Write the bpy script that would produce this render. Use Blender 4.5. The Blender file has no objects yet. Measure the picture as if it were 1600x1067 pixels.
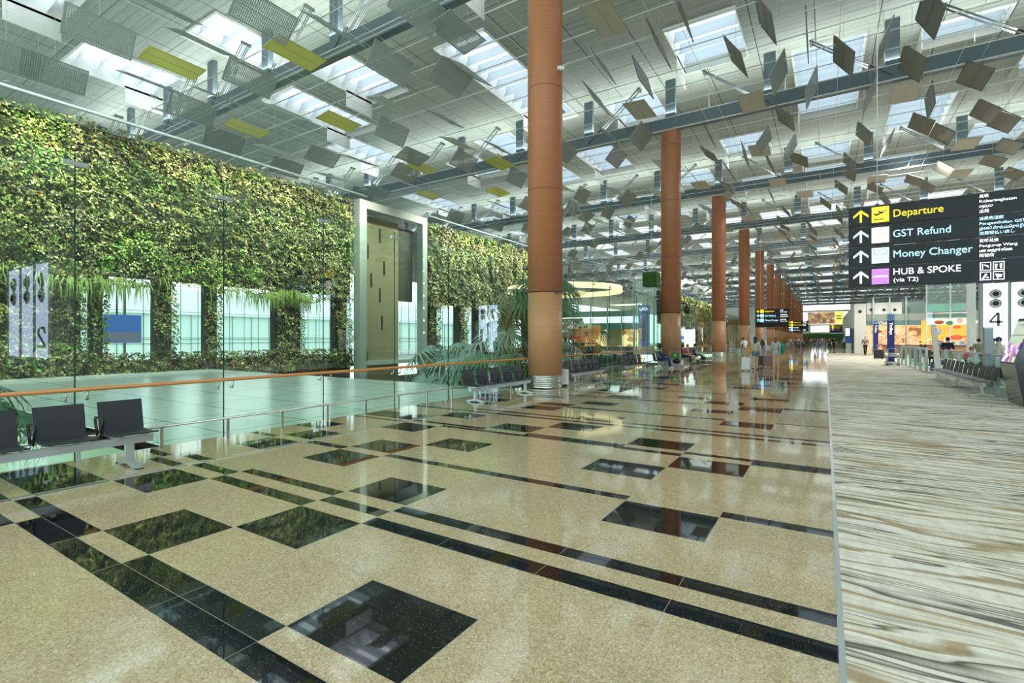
import bpy, bmesh, math, random
from mathutils import Vector, Matrix, noise
C = bpy.context.scene.collection
sc = bpy.context.scene
PI = math.pi
# ------------------------------------------------------------------ camera
CAM_H = 1.6; FPX = 773.0; HY = 528.0
TH = math.atan(490/773); SN, CS = math.sin(TH), math.cos(TH)
cd = bpy.data.cameras.new('camera'); cam = bpy.data.objects.new('camera', cd); C.objects.link(cam)
cd.sensor_width = 36; cd.lens = 36*FPX/1600; cd.clip_start = .05; cd.clip_end = 800
cd.shift_y = (HY-533.5)/1600
cam.location = (0, 0, CAM_H); cam.rotation_euler = (PI/2, 0, TH)
sc.camera = cam
# ------------------------------------------------------------------ view, world
sc.view_settings.view_transform = 'Standard'; sc.view_settings.look = 'None'
sc.view_settings.gamma = 1; sc.view_settings.use_curve_mapping = False
sc.view_settings.exposure = 0.88
w = bpy.data.worlds.new('world'); sc.world = w; w.use_nodes = True
nt = w.node_tree; nt.nodes.clear()
out = nt.nodes.new('ShaderNodeOutputWorld'); bg = nt.nodes.new('ShaderNodeBackground')
tc = nt.nodes.new('ShaderNodeTexCoord'); sx = nt.nodes.new('ShaderNodeSeparateXYZ'); cr = nt.nodes.new('ShaderNodeValToRGB')
nt.links.new(tc.outputs['Generated'], sx.inputs[0]); nt.links.new(sx.outputs['Z'], cr.inputs[0])
nt.links.new(cr.outputs[0], bg.inputs[0]); nt.links.new(bg.outputs[0], out.inputs[0])
cr.color_ramp.elements[0].position = 0; cr.color_ramp.elements[0].color = (.55, .66, .60, 1)
cr.color_ramp.elements[1].position = .35; cr.color_ramp.elements[1].color = (.86, .95, 1, 1)
bg.inputs[1].default_value = 1.55

def area(name, loc, rot, sx_, sy_, watts, col=(1, 1, 1)):
    l = bpy.data.lights.new(name, 'AREA'); l.shape = 'RECTANGLE'; l.size = sx_; l.size_y = sy_; l.energy = watts; l.color = col
    o = bpy.data.objects.new(name, l); C.objects.link(o); o.location = loc; o.rotation_euler = rot
    return o
# added fill lights, unseen above every roof beam, shining at the ceiling
for k in range(-1, 14):
    area('ceiling_fill', (1, 14.1+15.4*k, 14.75), (PI, 0, 0), 88, .5, 1300, (.93, 1, .95))
# added fill lights to brighten the planted wall (back sides turned to the hall)
area('planted_wall_fill', (-22.5, 10.5, 12.4), (0, math.radians(43), 0), .5, 26, 1150, (1, .97, .86)).data.spread = math.radians(84)
area('planted_wall_fill', (-22.5, 38, 12.4), (0, math.radians(43), 0), .5, 20, 1100, (1, .97, .86)).data.spread = math.radians(84)
area('shop_fill', (8.5, 52, 3.9), (0, 0, 0), 9, 1.5, 260, (1, .9, .78))  # added fill to brighten the cafe and shop fronts
area('shop_fill', (7, 71, 6.5), (0, 0, 0), 7, 3, 240, (1, .95, .88))
area('hall_fill', (5, 44, 13.6), (0, 0, 0), 1.2, .6, 1400, (1, .98, .94))  # added fill for the dim far right of the hall
area('hall_fill', (2, 75, 13.6), (0, 0, 0), 1.2, .6, 800, (1, .98, .94))
area('planted_wall_fill', (-23.4, 125, 13.0), (0, math.radians(52), 0), .5, 60, 3500, (1, .95, .74))  # added fill on the far planted wall

# ------------------------------------------------------------------ materials
def nodes(m):
    return m.node_tree.nodes, m.node_tree.links
MC = {}
def mat(name, col=(.5, .5, .5), rough=.5, metal=0, spec=.5, emis=None, es=0, coat=0):
    if name in MC: return MC[name]
    m = bpy.data.materials.new(name); m.use_nodes = True
    b = m.node_tree.nodes['Principled BSDF']
    b.inputs['Base Color'].default_value = (*col, 1); b.inputs['Roughness'].default_value = rough
    b.inputs['Metallic'].default_value = metal; b.inputs['Specular IOR Level'].default_value = spec
    b.inputs['Coat Weight'].default_value = coat
    if emis:
        b.inputs['Emission Color'].default_value = (*emis, 1); b.inputs['Emission Strength'].default_value = es
    MC[name] = m
    return m
def bsdf(m): return m.node_tree.nodes['Principled BSDF']
def N(m, t, **kw):
    n = m.node_tree.nodes.new(t)
    for k, v in kw.items(): setattr(n, k, v)
    return n
def L(m, a, b): m.node_tree.links.new(a, b)
def objcoord(m, scale=(1, 1, 1), rot=(0, 0, 0)):
    g = N(m, 'ShaderNodeNewGeometry'); mp = N(m, 'ShaderNodeMapping')
    mp.inputs['Scale'].default_value = scale; mp.inputs['Rotation'].default_value = rot
    L(m, g.outputs['Position'], mp.inputs[0]); return mp.outputs[0]
def loccoord(m, scale=(1, 1, 1)):
    g = N(m, 'ShaderNodeTexCoord'); mp = N(m, 'ShaderNodeMapping'); mp.inputs['Scale'].default_value = scale
    L(m, g.outputs['Object'], mp.inputs[0]); return mp.outputs[0]
def ramp(m, fac, stops, interp='LINEAR'):
    r = N(m, 'ShaderNodeValToRGB'); r.color_ramp.interpolation = interp
    e = r.color_ramp.elements
    while len(e) < len(stops): e.new(.5)
    for i, (p, c) in enumerate(stops): e[i].position = p; e[i].color = (*c, 1)
    L(m, fac, r.inputs[0]); return r.outputs[0]
def noi(m, vec, scale=5, detail=2, rough=.5, dist=0):
    n = N(m, 'ShaderNodeTexNoise'); n.inputs['Scale'].default_value = scale; n.inputs['Detail'].default_value = detail
    n.inputs['Roughness'].default_value = rough; n.inputs['Distortion'].default_value = dist
    L(m, vec, n.inputs['Vector']); return n.outputs['Fac']
def mixc(m, fac, a, b, mode='MIX'):
    n = N(m, 'ShaderNodeMix', data_type='RGBA', blend_type=mode)
    for i, v in ((0, fac), (6, a), (7, b)):
        if hasattr(v, 'links'): L(m, v, n.inputs[i])
        elif i == 0: n.inputs[0].default_value = v
        else: n.inputs[i].default_value = (*v, 1)
    return n.outputs[2]
def mth(m, op, a, b=None, c=None):
    n = N(m, 'ShaderNodeMath', operation=op)
    for i, v in enumerate((a, b, c)):
        if v is None: continue
        if hasattr(v, 'links'): L(m, v, n.inputs[i])
        else: n.inputs[i].default_value = v
    return n.outputs[0]
def lines(m, coord, period, width, off=0.0):       # 1 on a thin line every period
    f = mth(m, 'FRACT', mth(m, 'DIVIDE', mth(m, 'ADD', coord, off), period))
    return mth(m, 'LESS_THAN', f, width/period)
def sep(m, vec):
    s = N(m, 'ShaderNodeSeparateXYZ'); L(m, vec, s.inputs[0]); return s.outputs

def m_granite():
    m = mat('beige_granite', rough=.06, spec=.62)
    v = objcoord(m)
    vo = N(m, 'ShaderNodeTexVoronoi'); vo.inputs['Scale'].default_value = 120; L(m, v, vo.inputs['Vector'])
    c1 = ramp(m, vo.outputs['Color'], [(0, (.20, .14, .07)), (.3, (.43, .34, .19)), (.7, (.60, .50, .31)), (.9, (.72, .64, .46)), (1, (.98, .93, .80))])
    n2 = noi(m, v, 9, 3)
    c = mixc(m, .22, c1, ramp(m, n2, [(.3, (.38, .29, .16)), (.7, (.58, .48, .31))]))
    L(m, c, bsdf(m).inputs['Base Color']); return m
def m_black_granite():
    m = mat('black_granite', rough=.03, spec=.75)
    v = objcoord(m)
    vo = N(m, 'ShaderNodeTexVoronoi'); vo.inputs['Scale'].default_value = 190; L(m, v, vo.inputs['Vector'])
    c = ramp(m, sep(m, vo.outputs['Color'])[0], [(0, (.004, .005, .006)), (.97, (.008, .01, .011)), (.98, (.07, .075, .07)), (1, (.13, .13, .12))])
    L(m, c, bsdf(m).inputs['Base Color']); return m
def m_carpet():
    m = mat('streaked_carpet', rough=.95, spec=.1)
    v0 = objcoord(m, rot=(0, 0, .035))
    wob = noi(m, v0, .55, 2); wv = N(m, 'ShaderNodeCombineXYZ'); L(m, mth(m, 'MULTIPLY', wob, .35), wv.inputs[1])
    av = N(m, 'ShaderNodeVectorMath', operation='ADD'); L(m, v0, av.inputs[0]); L(m, wv.outputs[0], av.inputs[1]); v = av.outputs[0]
    mp = N(m, 'ShaderNodeMapping'); mp.inputs['Scale'].default_value = (.20, 2.3, 1); L(m, v, mp.inputs[0])
    a = noi(m, mp.outputs[0], 1.0, 3, .55, .35)
    base = ramp(m, a, [(.31, (.07, .07, .06)), (.35, (.30, .29, .24)), (.37, (.72, .69, .60)), (.415, (.80, .78, .70)), (.425, (.13, .13, .11)), (.437, (.50, .44, .33)), (.455, (.88, .86, .80)), (.50, (.84, .81, .73)), (.53, (.50, .40, .27)), (.55, (.45, .37, .25)), (.56, (.88, .86, .80)), (.595, (.80, .77, .70)), (.602, (.10, .10, .09)), (.615, (.40, .38, .32)), (.64, (.86, .84, .78)), (.68, (.55, .47, .34))])
    mp2 = N(m, 'ShaderNodeMapping'); mp2.inputs['Scale'].default_value = (.5, 11, 1); mp2.inputs['Rotation'].default_value = (0, 0, -.05); L(m, v, mp2.inputs[0])
    b = noi(m, mp2.outputs[0], 1.1, 4, .6, .2)
    c = mixc(m, .62, base, ramp(m, b, [(.34, (.25, .22, .17)), (.42, (.85, .8, .7)), (.55, (1, 1, .97)), (.64, (.72, .64, .5)), (.72, (.9, .87, .8))]), 'MULTIPLY')
    # dark short dashes
    mp3 = N(m, 'ShaderNodeMapping'); mp3.inputs['Scale'].default_value = (1, 1, 1); mp3.inputs['Rotation'].default_value = (0, 0, .35); L(m, v, mp3.inputs[0])
    vo = N(m, 'ShaderNodeTexVoronoi'); vo.distance = 'CHEBYCHEV'; vo.inputs['Scale'].default_value = .62; L(m, mp3.outputs[0], vo.inputs['Vector'])
    mp4 = N(m, 'ShaderNodeMapping'); mp4.inputs['Scale'].default_value = (6.5, 1.5, 1); L(m, mp3.outputs[0], mp4.inputs[0])
    v4 = N(m, 'ShaderNodeTexVoronoi'); v4.distance = 'CHEBYCHEV'; v4.inputs['Scale'].default_value = 1.0; L(m, mp4.outputs[0], v4.inputs['Vector'])
    dash = mth(m, 'MULTIPLY', mth(m, 'LESS_THAN', v4.outputs['Distance'], .12), mth(m, 'LESS_THAN', sep(m, v4.outputs['Color'])[1], .045))
    c = mixc(m, dash, c, (.02, .02, .02))
    br = noi(m, objcoord(m, (7, 2.2, 1)), 1.6, 3, .6); c = mixc(m, .30, c, ramp(m, br, [(.35, (.62, .58, .48)), (.55, (1, 1, 1))]), 'MULTIPLY')
    weave = noi(m, v0, 140, 1)
    c = mixc(m, .25, c, ramp(m, weave, [(.3, (.6, .58, .52)), (.7, (1, 1, 1))]), 'MULTIPLY')
    L(m, c, bsdf(m).inputs['Base Color']); return m
def m_ceiling():
    m = mat('ceiling_planks', rough=.6, spec=.3)
    v = objcoord(m); s = sep(m, v)
    tone = noi(m, objcoord(m, (.3, 5.2, 1)), 1.0, 1)
    c = ramp(m, tone, [(.3, (.34, .385, .35)), (.7, (.42, .465, .425))])
    l1 = lines(m, s[1], .385, .03); l2 = lines(m, s[0], 2.585, .04, .45); l3 = lines(m, s[1], 3.08, .05)
    c = mixc(m, mth(m, 'MULTIPLY', l1, .55), c, (.16, .17, .15))
    c = mixc(m, mth(m, 'MAXIMUM', l2, mth(m, 'MULTIPLY', l3, .5)), c, (.03, .035, .03))
    L(m, c, bsdf(m).inputs['Base Color']); return m
def m_clad(name, c0, c1):
    m = mat(name, rough=.42, spec=.4)
    v = objcoord(m, (1.2, 1.2, 1)); s = sep(m, v)
    st = noi(m, objcoord(m, (.6, .6, 60)), 1, 3)
    c = mixc(m, st, c0, c1)
    c = mixc(m, mth(m, 'MULTIPLY', lines(m, s[2], .055, .007), .35), c, tuple(x*.45 for x in c0))
    c = mixc(m, lines(m, s[2], 3.25, .022, .2), c, tuple(x*.3 for x in c0))
    L(m, c, bsdf(m).inputs['Base Color']); return m
def m_steel():
    m = mat('brushed_steel_base', (.62, .63, .6), .28, 1)
    s = sep(m, objcoord(m))
    c = mixc(m, lines(m, s[2], .06, .010), (.62, .63, .60), (.16, .16, .15))
    L(m, c, bsdf(m).inputs['Base Color']); return m
def m_glass(name, tint=(.86, .95, .91), refl=.9, add=.05):
    m = bpy.data.materials.new(name); m.use_nodes = True; MC[name] = m
    n, l = nodes(m); n.clear()
    o = n.new('ShaderNodeOutputMaterial'); t = n.new('ShaderNodeBsdfTransparent'); g = n.new('ShaderNodeBsdfGlossy')
    t.inputs[0].default_value = (*tint, 1); g.inputs[0].default_value = (refl, refl, refl, 1); g.inputs['Roughness'].default_value = 0.0
    f = n.new('ShaderNodeFresnel'); f.inputs[0].default_value = 1.5
    a = n.new('ShaderNodeMath'); a.operation = 'ADD'; a.inputs[1].default_value = add; a.use_clamp = True
    mx = n.new('ShaderNodeMixShader'); ge = n.new('ShaderNodeNewGeometry'); iv = n.new('ShaderNodeMath'); iv.operation = 'SUBTRACT'; iv.inputs[0].default_value = 1
    ml = n.new('ShaderNodeMath'); ml.operation = 'MULTIPLY'; l.new(ge.outputs['Backfacing'], iv.inputs[1]); l.new(a.outputs[0], ml.inputs[0]); l.new(iv.outputs[0], ml.inputs[1])
    l.new(f.outputs[0], a.inputs[0]); l.new(ml.outputs[0], mx.inputs[0]); l.new(t.outputs[0], mx.inputs[1]); l.new(g.outputs[0], mx.inputs[2]); l.new(mx.outputs[0], o.inputs[0])
    return m
def m_perf(name, col, dens):
    m = mat(name, col, .5, .2)
    n, l = nodes(m); b = bsdf(m); o = n['Material Output']
    s = sep(m, loccoord(m))
    # slots along the short side, broken by a middle bar
    sl = mth(m, 'LESS_THAN', mth(m, 'FRACT', mth(m, 'MULTIPLY', s[1], 14.0)), dens)
    row = mth(m, 'GREATER_THAN', mth(m, 'FRACT', mth(m, 'MULTIPLY', s[0], 9.0)), .22)
    f = mth(m, 'MULTIPLY', sl, row)
    t = n.new('ShaderNodeBsdfTransparent'); mx = n.new('ShaderNodeMixShader')
    l.new(f, mx.inputs[0]); l.new(b.outputs[0], mx.inputs[1]); l.new(t.outputs[0], mx.inputs[2]); l.new(mx.outputs[0], o.inputs[0])
    return m
def m_foliage(name, bright=1.0, variety=1):
    m = mat(name, rough=.45, spec=.45)
    g = N(m, 'ShaderNodeNewGeometry')
    patch = noi(m, objcoord(m, (1, .7, 1.0)), .8, 3, .62, .9)
    k = bright
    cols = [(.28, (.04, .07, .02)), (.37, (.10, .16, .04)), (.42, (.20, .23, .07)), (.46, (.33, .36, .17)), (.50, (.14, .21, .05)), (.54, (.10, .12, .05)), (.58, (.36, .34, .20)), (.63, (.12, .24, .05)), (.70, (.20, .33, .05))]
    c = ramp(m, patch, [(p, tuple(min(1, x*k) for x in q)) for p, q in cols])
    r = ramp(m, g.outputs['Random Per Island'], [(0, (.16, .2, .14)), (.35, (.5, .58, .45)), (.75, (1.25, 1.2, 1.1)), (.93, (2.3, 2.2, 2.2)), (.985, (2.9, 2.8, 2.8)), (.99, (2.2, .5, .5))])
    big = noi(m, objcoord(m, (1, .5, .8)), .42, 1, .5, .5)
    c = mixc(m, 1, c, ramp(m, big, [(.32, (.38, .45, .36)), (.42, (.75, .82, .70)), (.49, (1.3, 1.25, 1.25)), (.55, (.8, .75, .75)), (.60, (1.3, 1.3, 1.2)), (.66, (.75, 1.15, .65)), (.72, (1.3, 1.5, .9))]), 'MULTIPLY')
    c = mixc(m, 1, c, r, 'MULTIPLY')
    L(m, c, bsdf(m).inputs['Base Color'])
    bsdf(m).inputs['Subsurface Weight'].default_value = 0
    return m
GRANITE = m_granite(); BLACK = m_black_granite(); CARPET = m_carpet(); CEIL = m_ceiling()
CLAD_UP = m_clad('terracotta_cladding', (.35, .13, .062), (.49, .205, .10))
CLAD_LO = m_clad('pale_wood_cladding', (.42, .21, .10), (.56, .30, .155))
STEEL = m_steel()
GLASS = m_glass('clear_green_glass')
GLASS2 = m_glass('far_glass', (.80, .95, .88), .9, .06)
GROUT = mat('grey_grout', (.30, .27, .22), .5)
STRIP = mat('steel_strip', (.66, .66, .62), .25, .8)
BEAM = mat('grey_painted_steel', (.13, .175, .205), .45, 0)
ROD = mat('tie_rod_steel', (.08, .10, .11), .45, 0)
WIRE = mat('wire_steel', (.72, .75, .74), .4, .2)
PERF = m_perf('perforated_grey_metal', (.38, .44, .43), .36)
VFRAME = mat('panel_frame_grey', (.36, .41, .40), .45, .2)
VDARK = mat('panel_taupe', (.20, .20, .17), .5, .1)
VYEL = mat('panel_yellow_green', (.62, .62, .16), .55)
VBEI = mat('panel_beige', (.50, .48, .40), .55)
WHITE = mat('white_paint', (.78, .80, .77), .5)
BLADE = mat('skylight_baffle', (.36, .44, .49), .4)
GWALL = mat('grey_wall', (.50, .52, .48), .6)
DARKW = mat('dark_grey', (.06, .065, .065), .5)
SEAT = mat('charcoal_polymer', (.040, .046, .054), .5, 0, .4)
ALU = mat('silver_aluminium', (.55, .60, .60), .35, .55)
BLK = mat('black_plastic', (.012, .012, .014), .35)
WOODR = mat('orange_wood_rail', (.55, .235, .07), .3, 0, .5)
RAILM = mat('satin_steel_rail', (.55, .56, .52), .25, .85)
EDGEG = mat('green_glass_edge', (.02, .06, .05), .6, 0, .1)
SIGNM = mat('sign_charcoal', (.010, .017, .018), .5, 0, .3)
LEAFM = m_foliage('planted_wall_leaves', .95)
PALMM = mat('palm_frond_green', (.10, .22, .11), .4)
PALMG = mat('palm_frond_grey_green', (.34, .46, .38), .4)
TRUNK = mat('palm_trunk_brown', (.10, .075, .045), .9)
def glow(name, col, s): return mat(name, tuple(x*.5 for x in col), .5, emis=col, es=s)

# ------------------------------------------------------------------ mesh helpers
class MB:
    def __init__(s): s.v = []; s.f = []; s.m = []; s.sm = []
    def add(s, vs, fs, mi=0, smooth=False):
        o = len(s.v); s.v += [tuple(v) for v in vs]
        for f in fs: s.f.append(tuple(o+i for i in f)); s.m.append(mi); s.sm.append(smooth)
        return s
    def box(s, x0, x1, y0, y1, z0, z1, mi=0):
        vs = [(x, y, z) for z in (z0, z1) for y in (y0, y1) for x in (x0, x1)]
        return s.add(vs, [(0, 2, 3, 1), (4, 5, 7, 6), (0, 1, 5, 4), (2, 6, 7, 3), (0, 4, 6, 2), (1, 3, 7, 5)], mi)
    def cbox(s, c, d, rot=None, mi=0):
        vs = [Vector((x*d[0]/2, y*d[1]/2, z*d[2]/2)) for z in (-1, 1) for y in (-1, 1) for x in (-1, 1)]
        if rot is not None: vs = [rot @ v for v in vs]
        return s.add([v+Vector(c) for v in vs], [(0, 2, 3, 1), (4, 5, 7, 6), (0, 1, 5, 4), (2, 6, 7, 3), (0, 4, 6, 2), (1, 3, 7, 5)], mi)
    def tube(s, pts, r, n=8, mi=0, closed=False, caps=True):
        pts = [Vector(p) for p in pts]; rs = r if isinstance(r, (list, tuple)) else [r]*len(pts); rings = []; up = None
        vs = []; fs = []
        for i, p in enumerate(pts):
            a = pts[i-1] if (i > 0 or closed) else p; b = pts[(i+1) % len(pts)] if (i < len(pts)-1 or closed) else p
            d = (b-a).normalized() if (b-a).length > 1e-9 else Vector((0, 0, 1))
            if up is None: up = Vector((0, 0, 1)) if abs(d.z) < .9 else Vector((1, 0, 0))
            u = d.cross(up)
            if u.length < 1e-6: u = d.cross(Vector((1, 0, 0)))
            u.normalize(); v = u.cross(d).normalized(); up = v
            for k in range(n):
                t = 2*PI*k/n; vs.append(p+(u*math.cos(t)+v*math.sin(t))*rs[i])
        m = len(pts)
        for i in range(m if closed else m-1):
            j = (i+1) % m
            for k in range(n): fs.append((i*n+k, i*n+(k+1) % n, j*n+(k+1) % n, j*n+k))
        s.add(vs, fs, mi, True)
        if caps and not closed:
            o = len(s.v)-m*n
            s.f.append(tuple(o+k for k in range(n))[::-1]); s.m.append(mi); s.sm.append(False)
            s.f.append(tuple(o+(m-1)*n+k for k in range(n))); s.m.append(mi); s.sm.append(False)
        return s
    def lathe(s, prof, c=(0, 0), n=32, mi=0, smooth=True):
        vs = []; fs = []
        for r, z in prof:
            for k in range(n): t = 2*PI*k/n; vs.append((c[0]+r*math.cos(t), c[1]+r*math.sin(t), z))
        for i in range(len(prof)-1):
            for k in range(n): fs.append((i*n+k, i*n+(k+1) % n, (i+1)*n+(k+1) % n, (i+1)*n+k))
        s.add(vs, fs, mi, smooth); o = len(s.v)-len(vs)
        s.f.append(tuple(o+k for k in range(n))[::-1]); s.m.append(mi); s.sm.append(False)
        s.f.append(tuple(o+len(vs)-n+k for k in range(n))); s.m.append(mi); s.sm.append(False)
        return s
    def prism(s, poly, axis, a, b, mi=0):      # poly: 2-D points, extruded along axis from a to b
        n = len(poly)
        def P(q, t): return {'x': (t, q[0], q[1]), 'y': (q[0], t, q[1]), 'z': (q[0], q[1], t)}[axis]
        vs = [P(q, a) for q in poly]+[P(q, b) for q in poly]
        fs = [tuple(range(n))[::-1], tuple(range(n, 2*n))]+[(i, (i+1) % n, n+(i+1) % n, n+i) for i in range(n)]
        return s.add(vs, fs, mi)
    def ell(s, c, r, n=12, m=8, mi=0, rot=None):
        vs = []; fs = []
        for i in range(m+1):
            t = PI*i/m
            for k in range(n):
                p = 2*PI*k/n; v = Vector((r[0]*math.sin(t)*math.cos(p), r[1]*math.sin(t)*math.sin(p), r[2]*math.cos(t)))
                if rot is not None: v = rot @ v
                vs.append(v+Vector(c))
        for i in range(m):
            for k in range(n): fs.append((i*n+k, (i+1)*n+k, (i+1)*n+(k+1) % n, i*n+(k+1) % n))
        return s.add(vs, fs, mi, True)
    def build(s, name, mats, parent=None, loc=None, fix=True):
        me = bpy.data.meshes.new(name); me.from_pydata(s.v, [], s.f)
        for m in (mats if isinstance(mats, (list, tuple)) else [mats]): me.materials.append(m)
        me.polygons.foreach_set('material_index', s.m); me.polygons.foreach_set('use_smooth', s.sm)
        if fix and len(s.f) < 60000:
            b = bmesh.new(); b.from_mesh(me); bmesh.ops.recalc_face_normals(b, faces=b.faces); b.to_mesh(me); b.free()
        me.update()
        o = bpy.data.objects.new(name, me); C.objects.link(o)
        if loc: o.location = loc
        if parent: o.parent = parent
        return o
def tag(o, label, cat, group=None, kind=None):
    o['label'] = label; o['category'] = cat
    if group: o['group'] = group
    if kind: o['kind'] = kind
    return o
def thing(name, label, cat, loc=(0, 0, 0), rz=0, group=None):
    o = bpy.data.objects.new(name, None); C.objects.link(o); o.location = loc; o.rotation_euler = (0, 0, rz)
    o.empty_display_size = .2
    return tag(o, label, cat, group)
def struct(o): o['kind'] = 'structure'; return o
KIDS = {}
def copy_tree(o, parent=None):
    c = o.copy(); C.objects.link(c)
    if parent: c.parent = parent
    for ch in o.children: copy_tree(ch, c)
    return c
def pix(x, y, Z=0):       # a point at height Z seen at a pixel of the photo
    u = (x-800)/FPX; z = (CAM_H-Z)*FPX/(y-HY); return (z*(-SN+u*CS), z*(CS+u*SN))
def xat(px, Y): u = (px-800)/FPX; return Y*(-SN+CS*u)/(CS+SN*u)
def zat(px, py, Y): u = (px-800)/FPX; return CAM_H+(HY-py)/FPX*Y/(CS+SN*u)
_win = [0]
def win():
    _win[0] += 1; return 'window_%d' % _win[0]

# ------------------------------------------------------------------ floor
XL = [-8.23, -7.565, -6.76, -5.92, -5.07, -4.225, -3.385, -2.53, -1.665, -.80, .06]
def xs(i, j): return XL[i], XL[j]
R = []
def r(i, j, y0, y1): R.append((XL[i], XL[j], y0, y1))
r(0, 2, 1.66, 2.28); r(2, 4, 1.49, 1.65); r(5, 7, 1.49, 1.65); r(1, 2, 1.32, 1.48); r(2, 3, 1.16, 1.31); r(3, 10, 1.32, 1.48)
r(2, 3, 2.29, 2.91); r(4, 5, 1.66, 2.28); r(5, 6, 2.29, 2.91); r(7, 8, 1.66, 2.27)
r(0, 1, 3.12, 3.26); r(1, 2, 2.94, 3.09); r(1, 2, 3.28, 3.42); r(2, 3, 3.10, 3.25)
r(3, 5, 2.92, 3.08); r(3, 5, 3.27, 3.42); r(5, 6, 3.09, 3.26); r(6, 10, 2.92, 3.08); r(6, 10, 3.27, 3.43)
r(5, 6, 3.45, 4.06); r(3, 4, 4.07, 4.69); r(2, 3, 4.70, 4.87); r(3, 4, 4.90, 5.50); r(1, 2, 4.08, 4.69)
r(0, 1, 4.69, 4.83); r(1, 2, 4.89, 5.49); r(0, 1, 5.53, 6.12); r(4, 8, 4.73, 4.88); r(4, 5, 5.54, 6.15)
r(7, 8, 5.56, 6.18); r(8, 9, 6.23, 6.85); r(8, 9, 4.08, 4.71); r(9, 10, 4.74, 4.90)
r(0, 2, 6.85, 6.95); r(0, 2, 7.10, 7.73); r(2, 3, 6.22, 6.84); r(2, 4, 7.05, 7.19); r(2, 3, 7.81, 8.41)
r(4, 5, 7.22, 7.79); r(5, 6, 7.84, 8.44); r(3, 5, 6.87, 7.01); r(5, 7, 6.90, 7.19); r(7, 8, 6.88, 7.03)
r(7, 8, 7.22, 7.82); r(8, 9, 7.05, 7.19); r(9, 10, 6.88, 7.19)
r(0, 10, 8.60, 8.75); r(2, 10, 8.93, 9.07)
r(5, 6, 9.10, 9.62); r(3, 4, 9.67, 10.27); r(3, 4, 10.42, 10.9); r(4, 8, 10.31, 10.48); r(8, 9, 9.70, 10.30); r(9, 10, 10.40, 10.51)
r(1, 2, 9.65, 10.12); r(1, 2, 10.34, 10.88); r(0, 1, 10.98, 11.58); r(4, 5, 11.10, 11.62); r(7, 8, 11.22, 11.73)
r(8, 9, 11.95, 12.50); r(7, 8, 12.76, 13.34); r(6, 7, 13.48, 13.97); r(8, 9, 14.16, 14.66); r(9, 10, 12.57, 12.80)
r(2, 7, 12.50, 12.66); r(8, 9, 12.56, 12.70); r(9, 10, 14.94, 15.06); r(4, 5, 12.75, 13.27); r(2, 3, 11.72, 12.24)
r(3, 4, 14.7, 15.3); r(3, 4, 14.07, 14.57); r(4, 5, 15.52, 16.05); r(2, 3, 16.1, 16.6); r(5, 8, 15.10, 15.24); r(0, 4, 13.5, 13.62)
base = [q for q in R]
for k in range(1, 4):
    for a, b, c, d in base:
        if d > 1.66 or c > 1.4: R.append((a, b, c+15.4*k, d+15.4*k))
ys = {-8.0, 62.0, 1.48, 1.485}
for a, b, c, d in R: ys.add(round(c, 3)); ys.add(round(d, 3))
for j in range(0, 30):
    for yy in (2.28, 5.52): ys.add(round(yy+7.7*(j)/1, 3) if yy+7.7*j < 61 else 61.0)
ys = sorted(ys)
yy2 = [ys[0]]
for y in ys[1:]:
    if y-yy2[-1] > .012: yy2.append(y)
ys = yy2
mb = MB()
xe = []
for i, x in enumerate(XL[:-1]): xe += [(x-.002, x+.002, 'g'), (x+.002, XL[i+1]-.002, i)]
xe[0] = (-8.30, -8.228, 'e')
seamy = [1.485, 2.285, 4.075, 5.51, 8.02, 9.64, 12.1]
seamy += [s+15.4*k for s in seamy for k in (1, 2)]
buckets = {}
for rc in R:
    for q in range(int(rc[2]), int(rc[3])+2): buckets.setdefault(q, []).append(rc)
for j in range(len(ys)-1):
    y0, y1 = ys[j], ys[j+1]; ym = (y0+y1)/2
    cand = buckets.get(int(ym), [])+buckets.get(int(ym)+1, [])
    for (x0, x1, kd) in xe:
        xm = (x0+x1)/2
        blk = any(a-.003 < xm < b+.003 and c < ym < d for a, b, c, d in cand)
        mi = 1 if blk else 0
        if kd == 'g' and ym < 40: mi = 2
        mb.add([(x0, y0, 0), (x1, y0, 0), (x1, y1, 0), (x0, y1, 0)], [(0, 1, 2, 3)], mi)
# thick slab under the finish
mb.box(-8.30, .06, -8, 62, -.35, -.004)
floor_o = struct(mb.build('floor', [GRANITE, BLACK, GROUT], fix=False))
mb = MB()
for s in seamy: mb.box(-8.2, .05, s-.0015, s+.0015, .0, .0008)
struct(mb.build('trim_1', GROUT))
struct(MB().box(-6.865, -6.805, -8, 62, .0005, .002).build('trim_2', STRIP))
struct(MB().box(.055, .085, -8, 62, -.01, .004).build('trim_3', ALU))
mb = MB(); mb.box(.085, 47, -8, 62, -.3, .002); struct(mb.build('floor_carpet', CARPET))
mb = MB(); mb.box(-26.5, 47, 62, 232, -.3, 0)
for k in range(30):
    y = 62+k*5.2; mb.box(-8, 12, y, y+.16, -.01, .001, 1)
    for t in range(3):
        a = XL[(k*3+t*4) % 9]; mb.box(a, a+.84, y+.7+t*.9, y+1.35+t*.9, -.01, .001, 1)
struct(mb.build('floor_far', [GRANITE, BLACK]))

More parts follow.
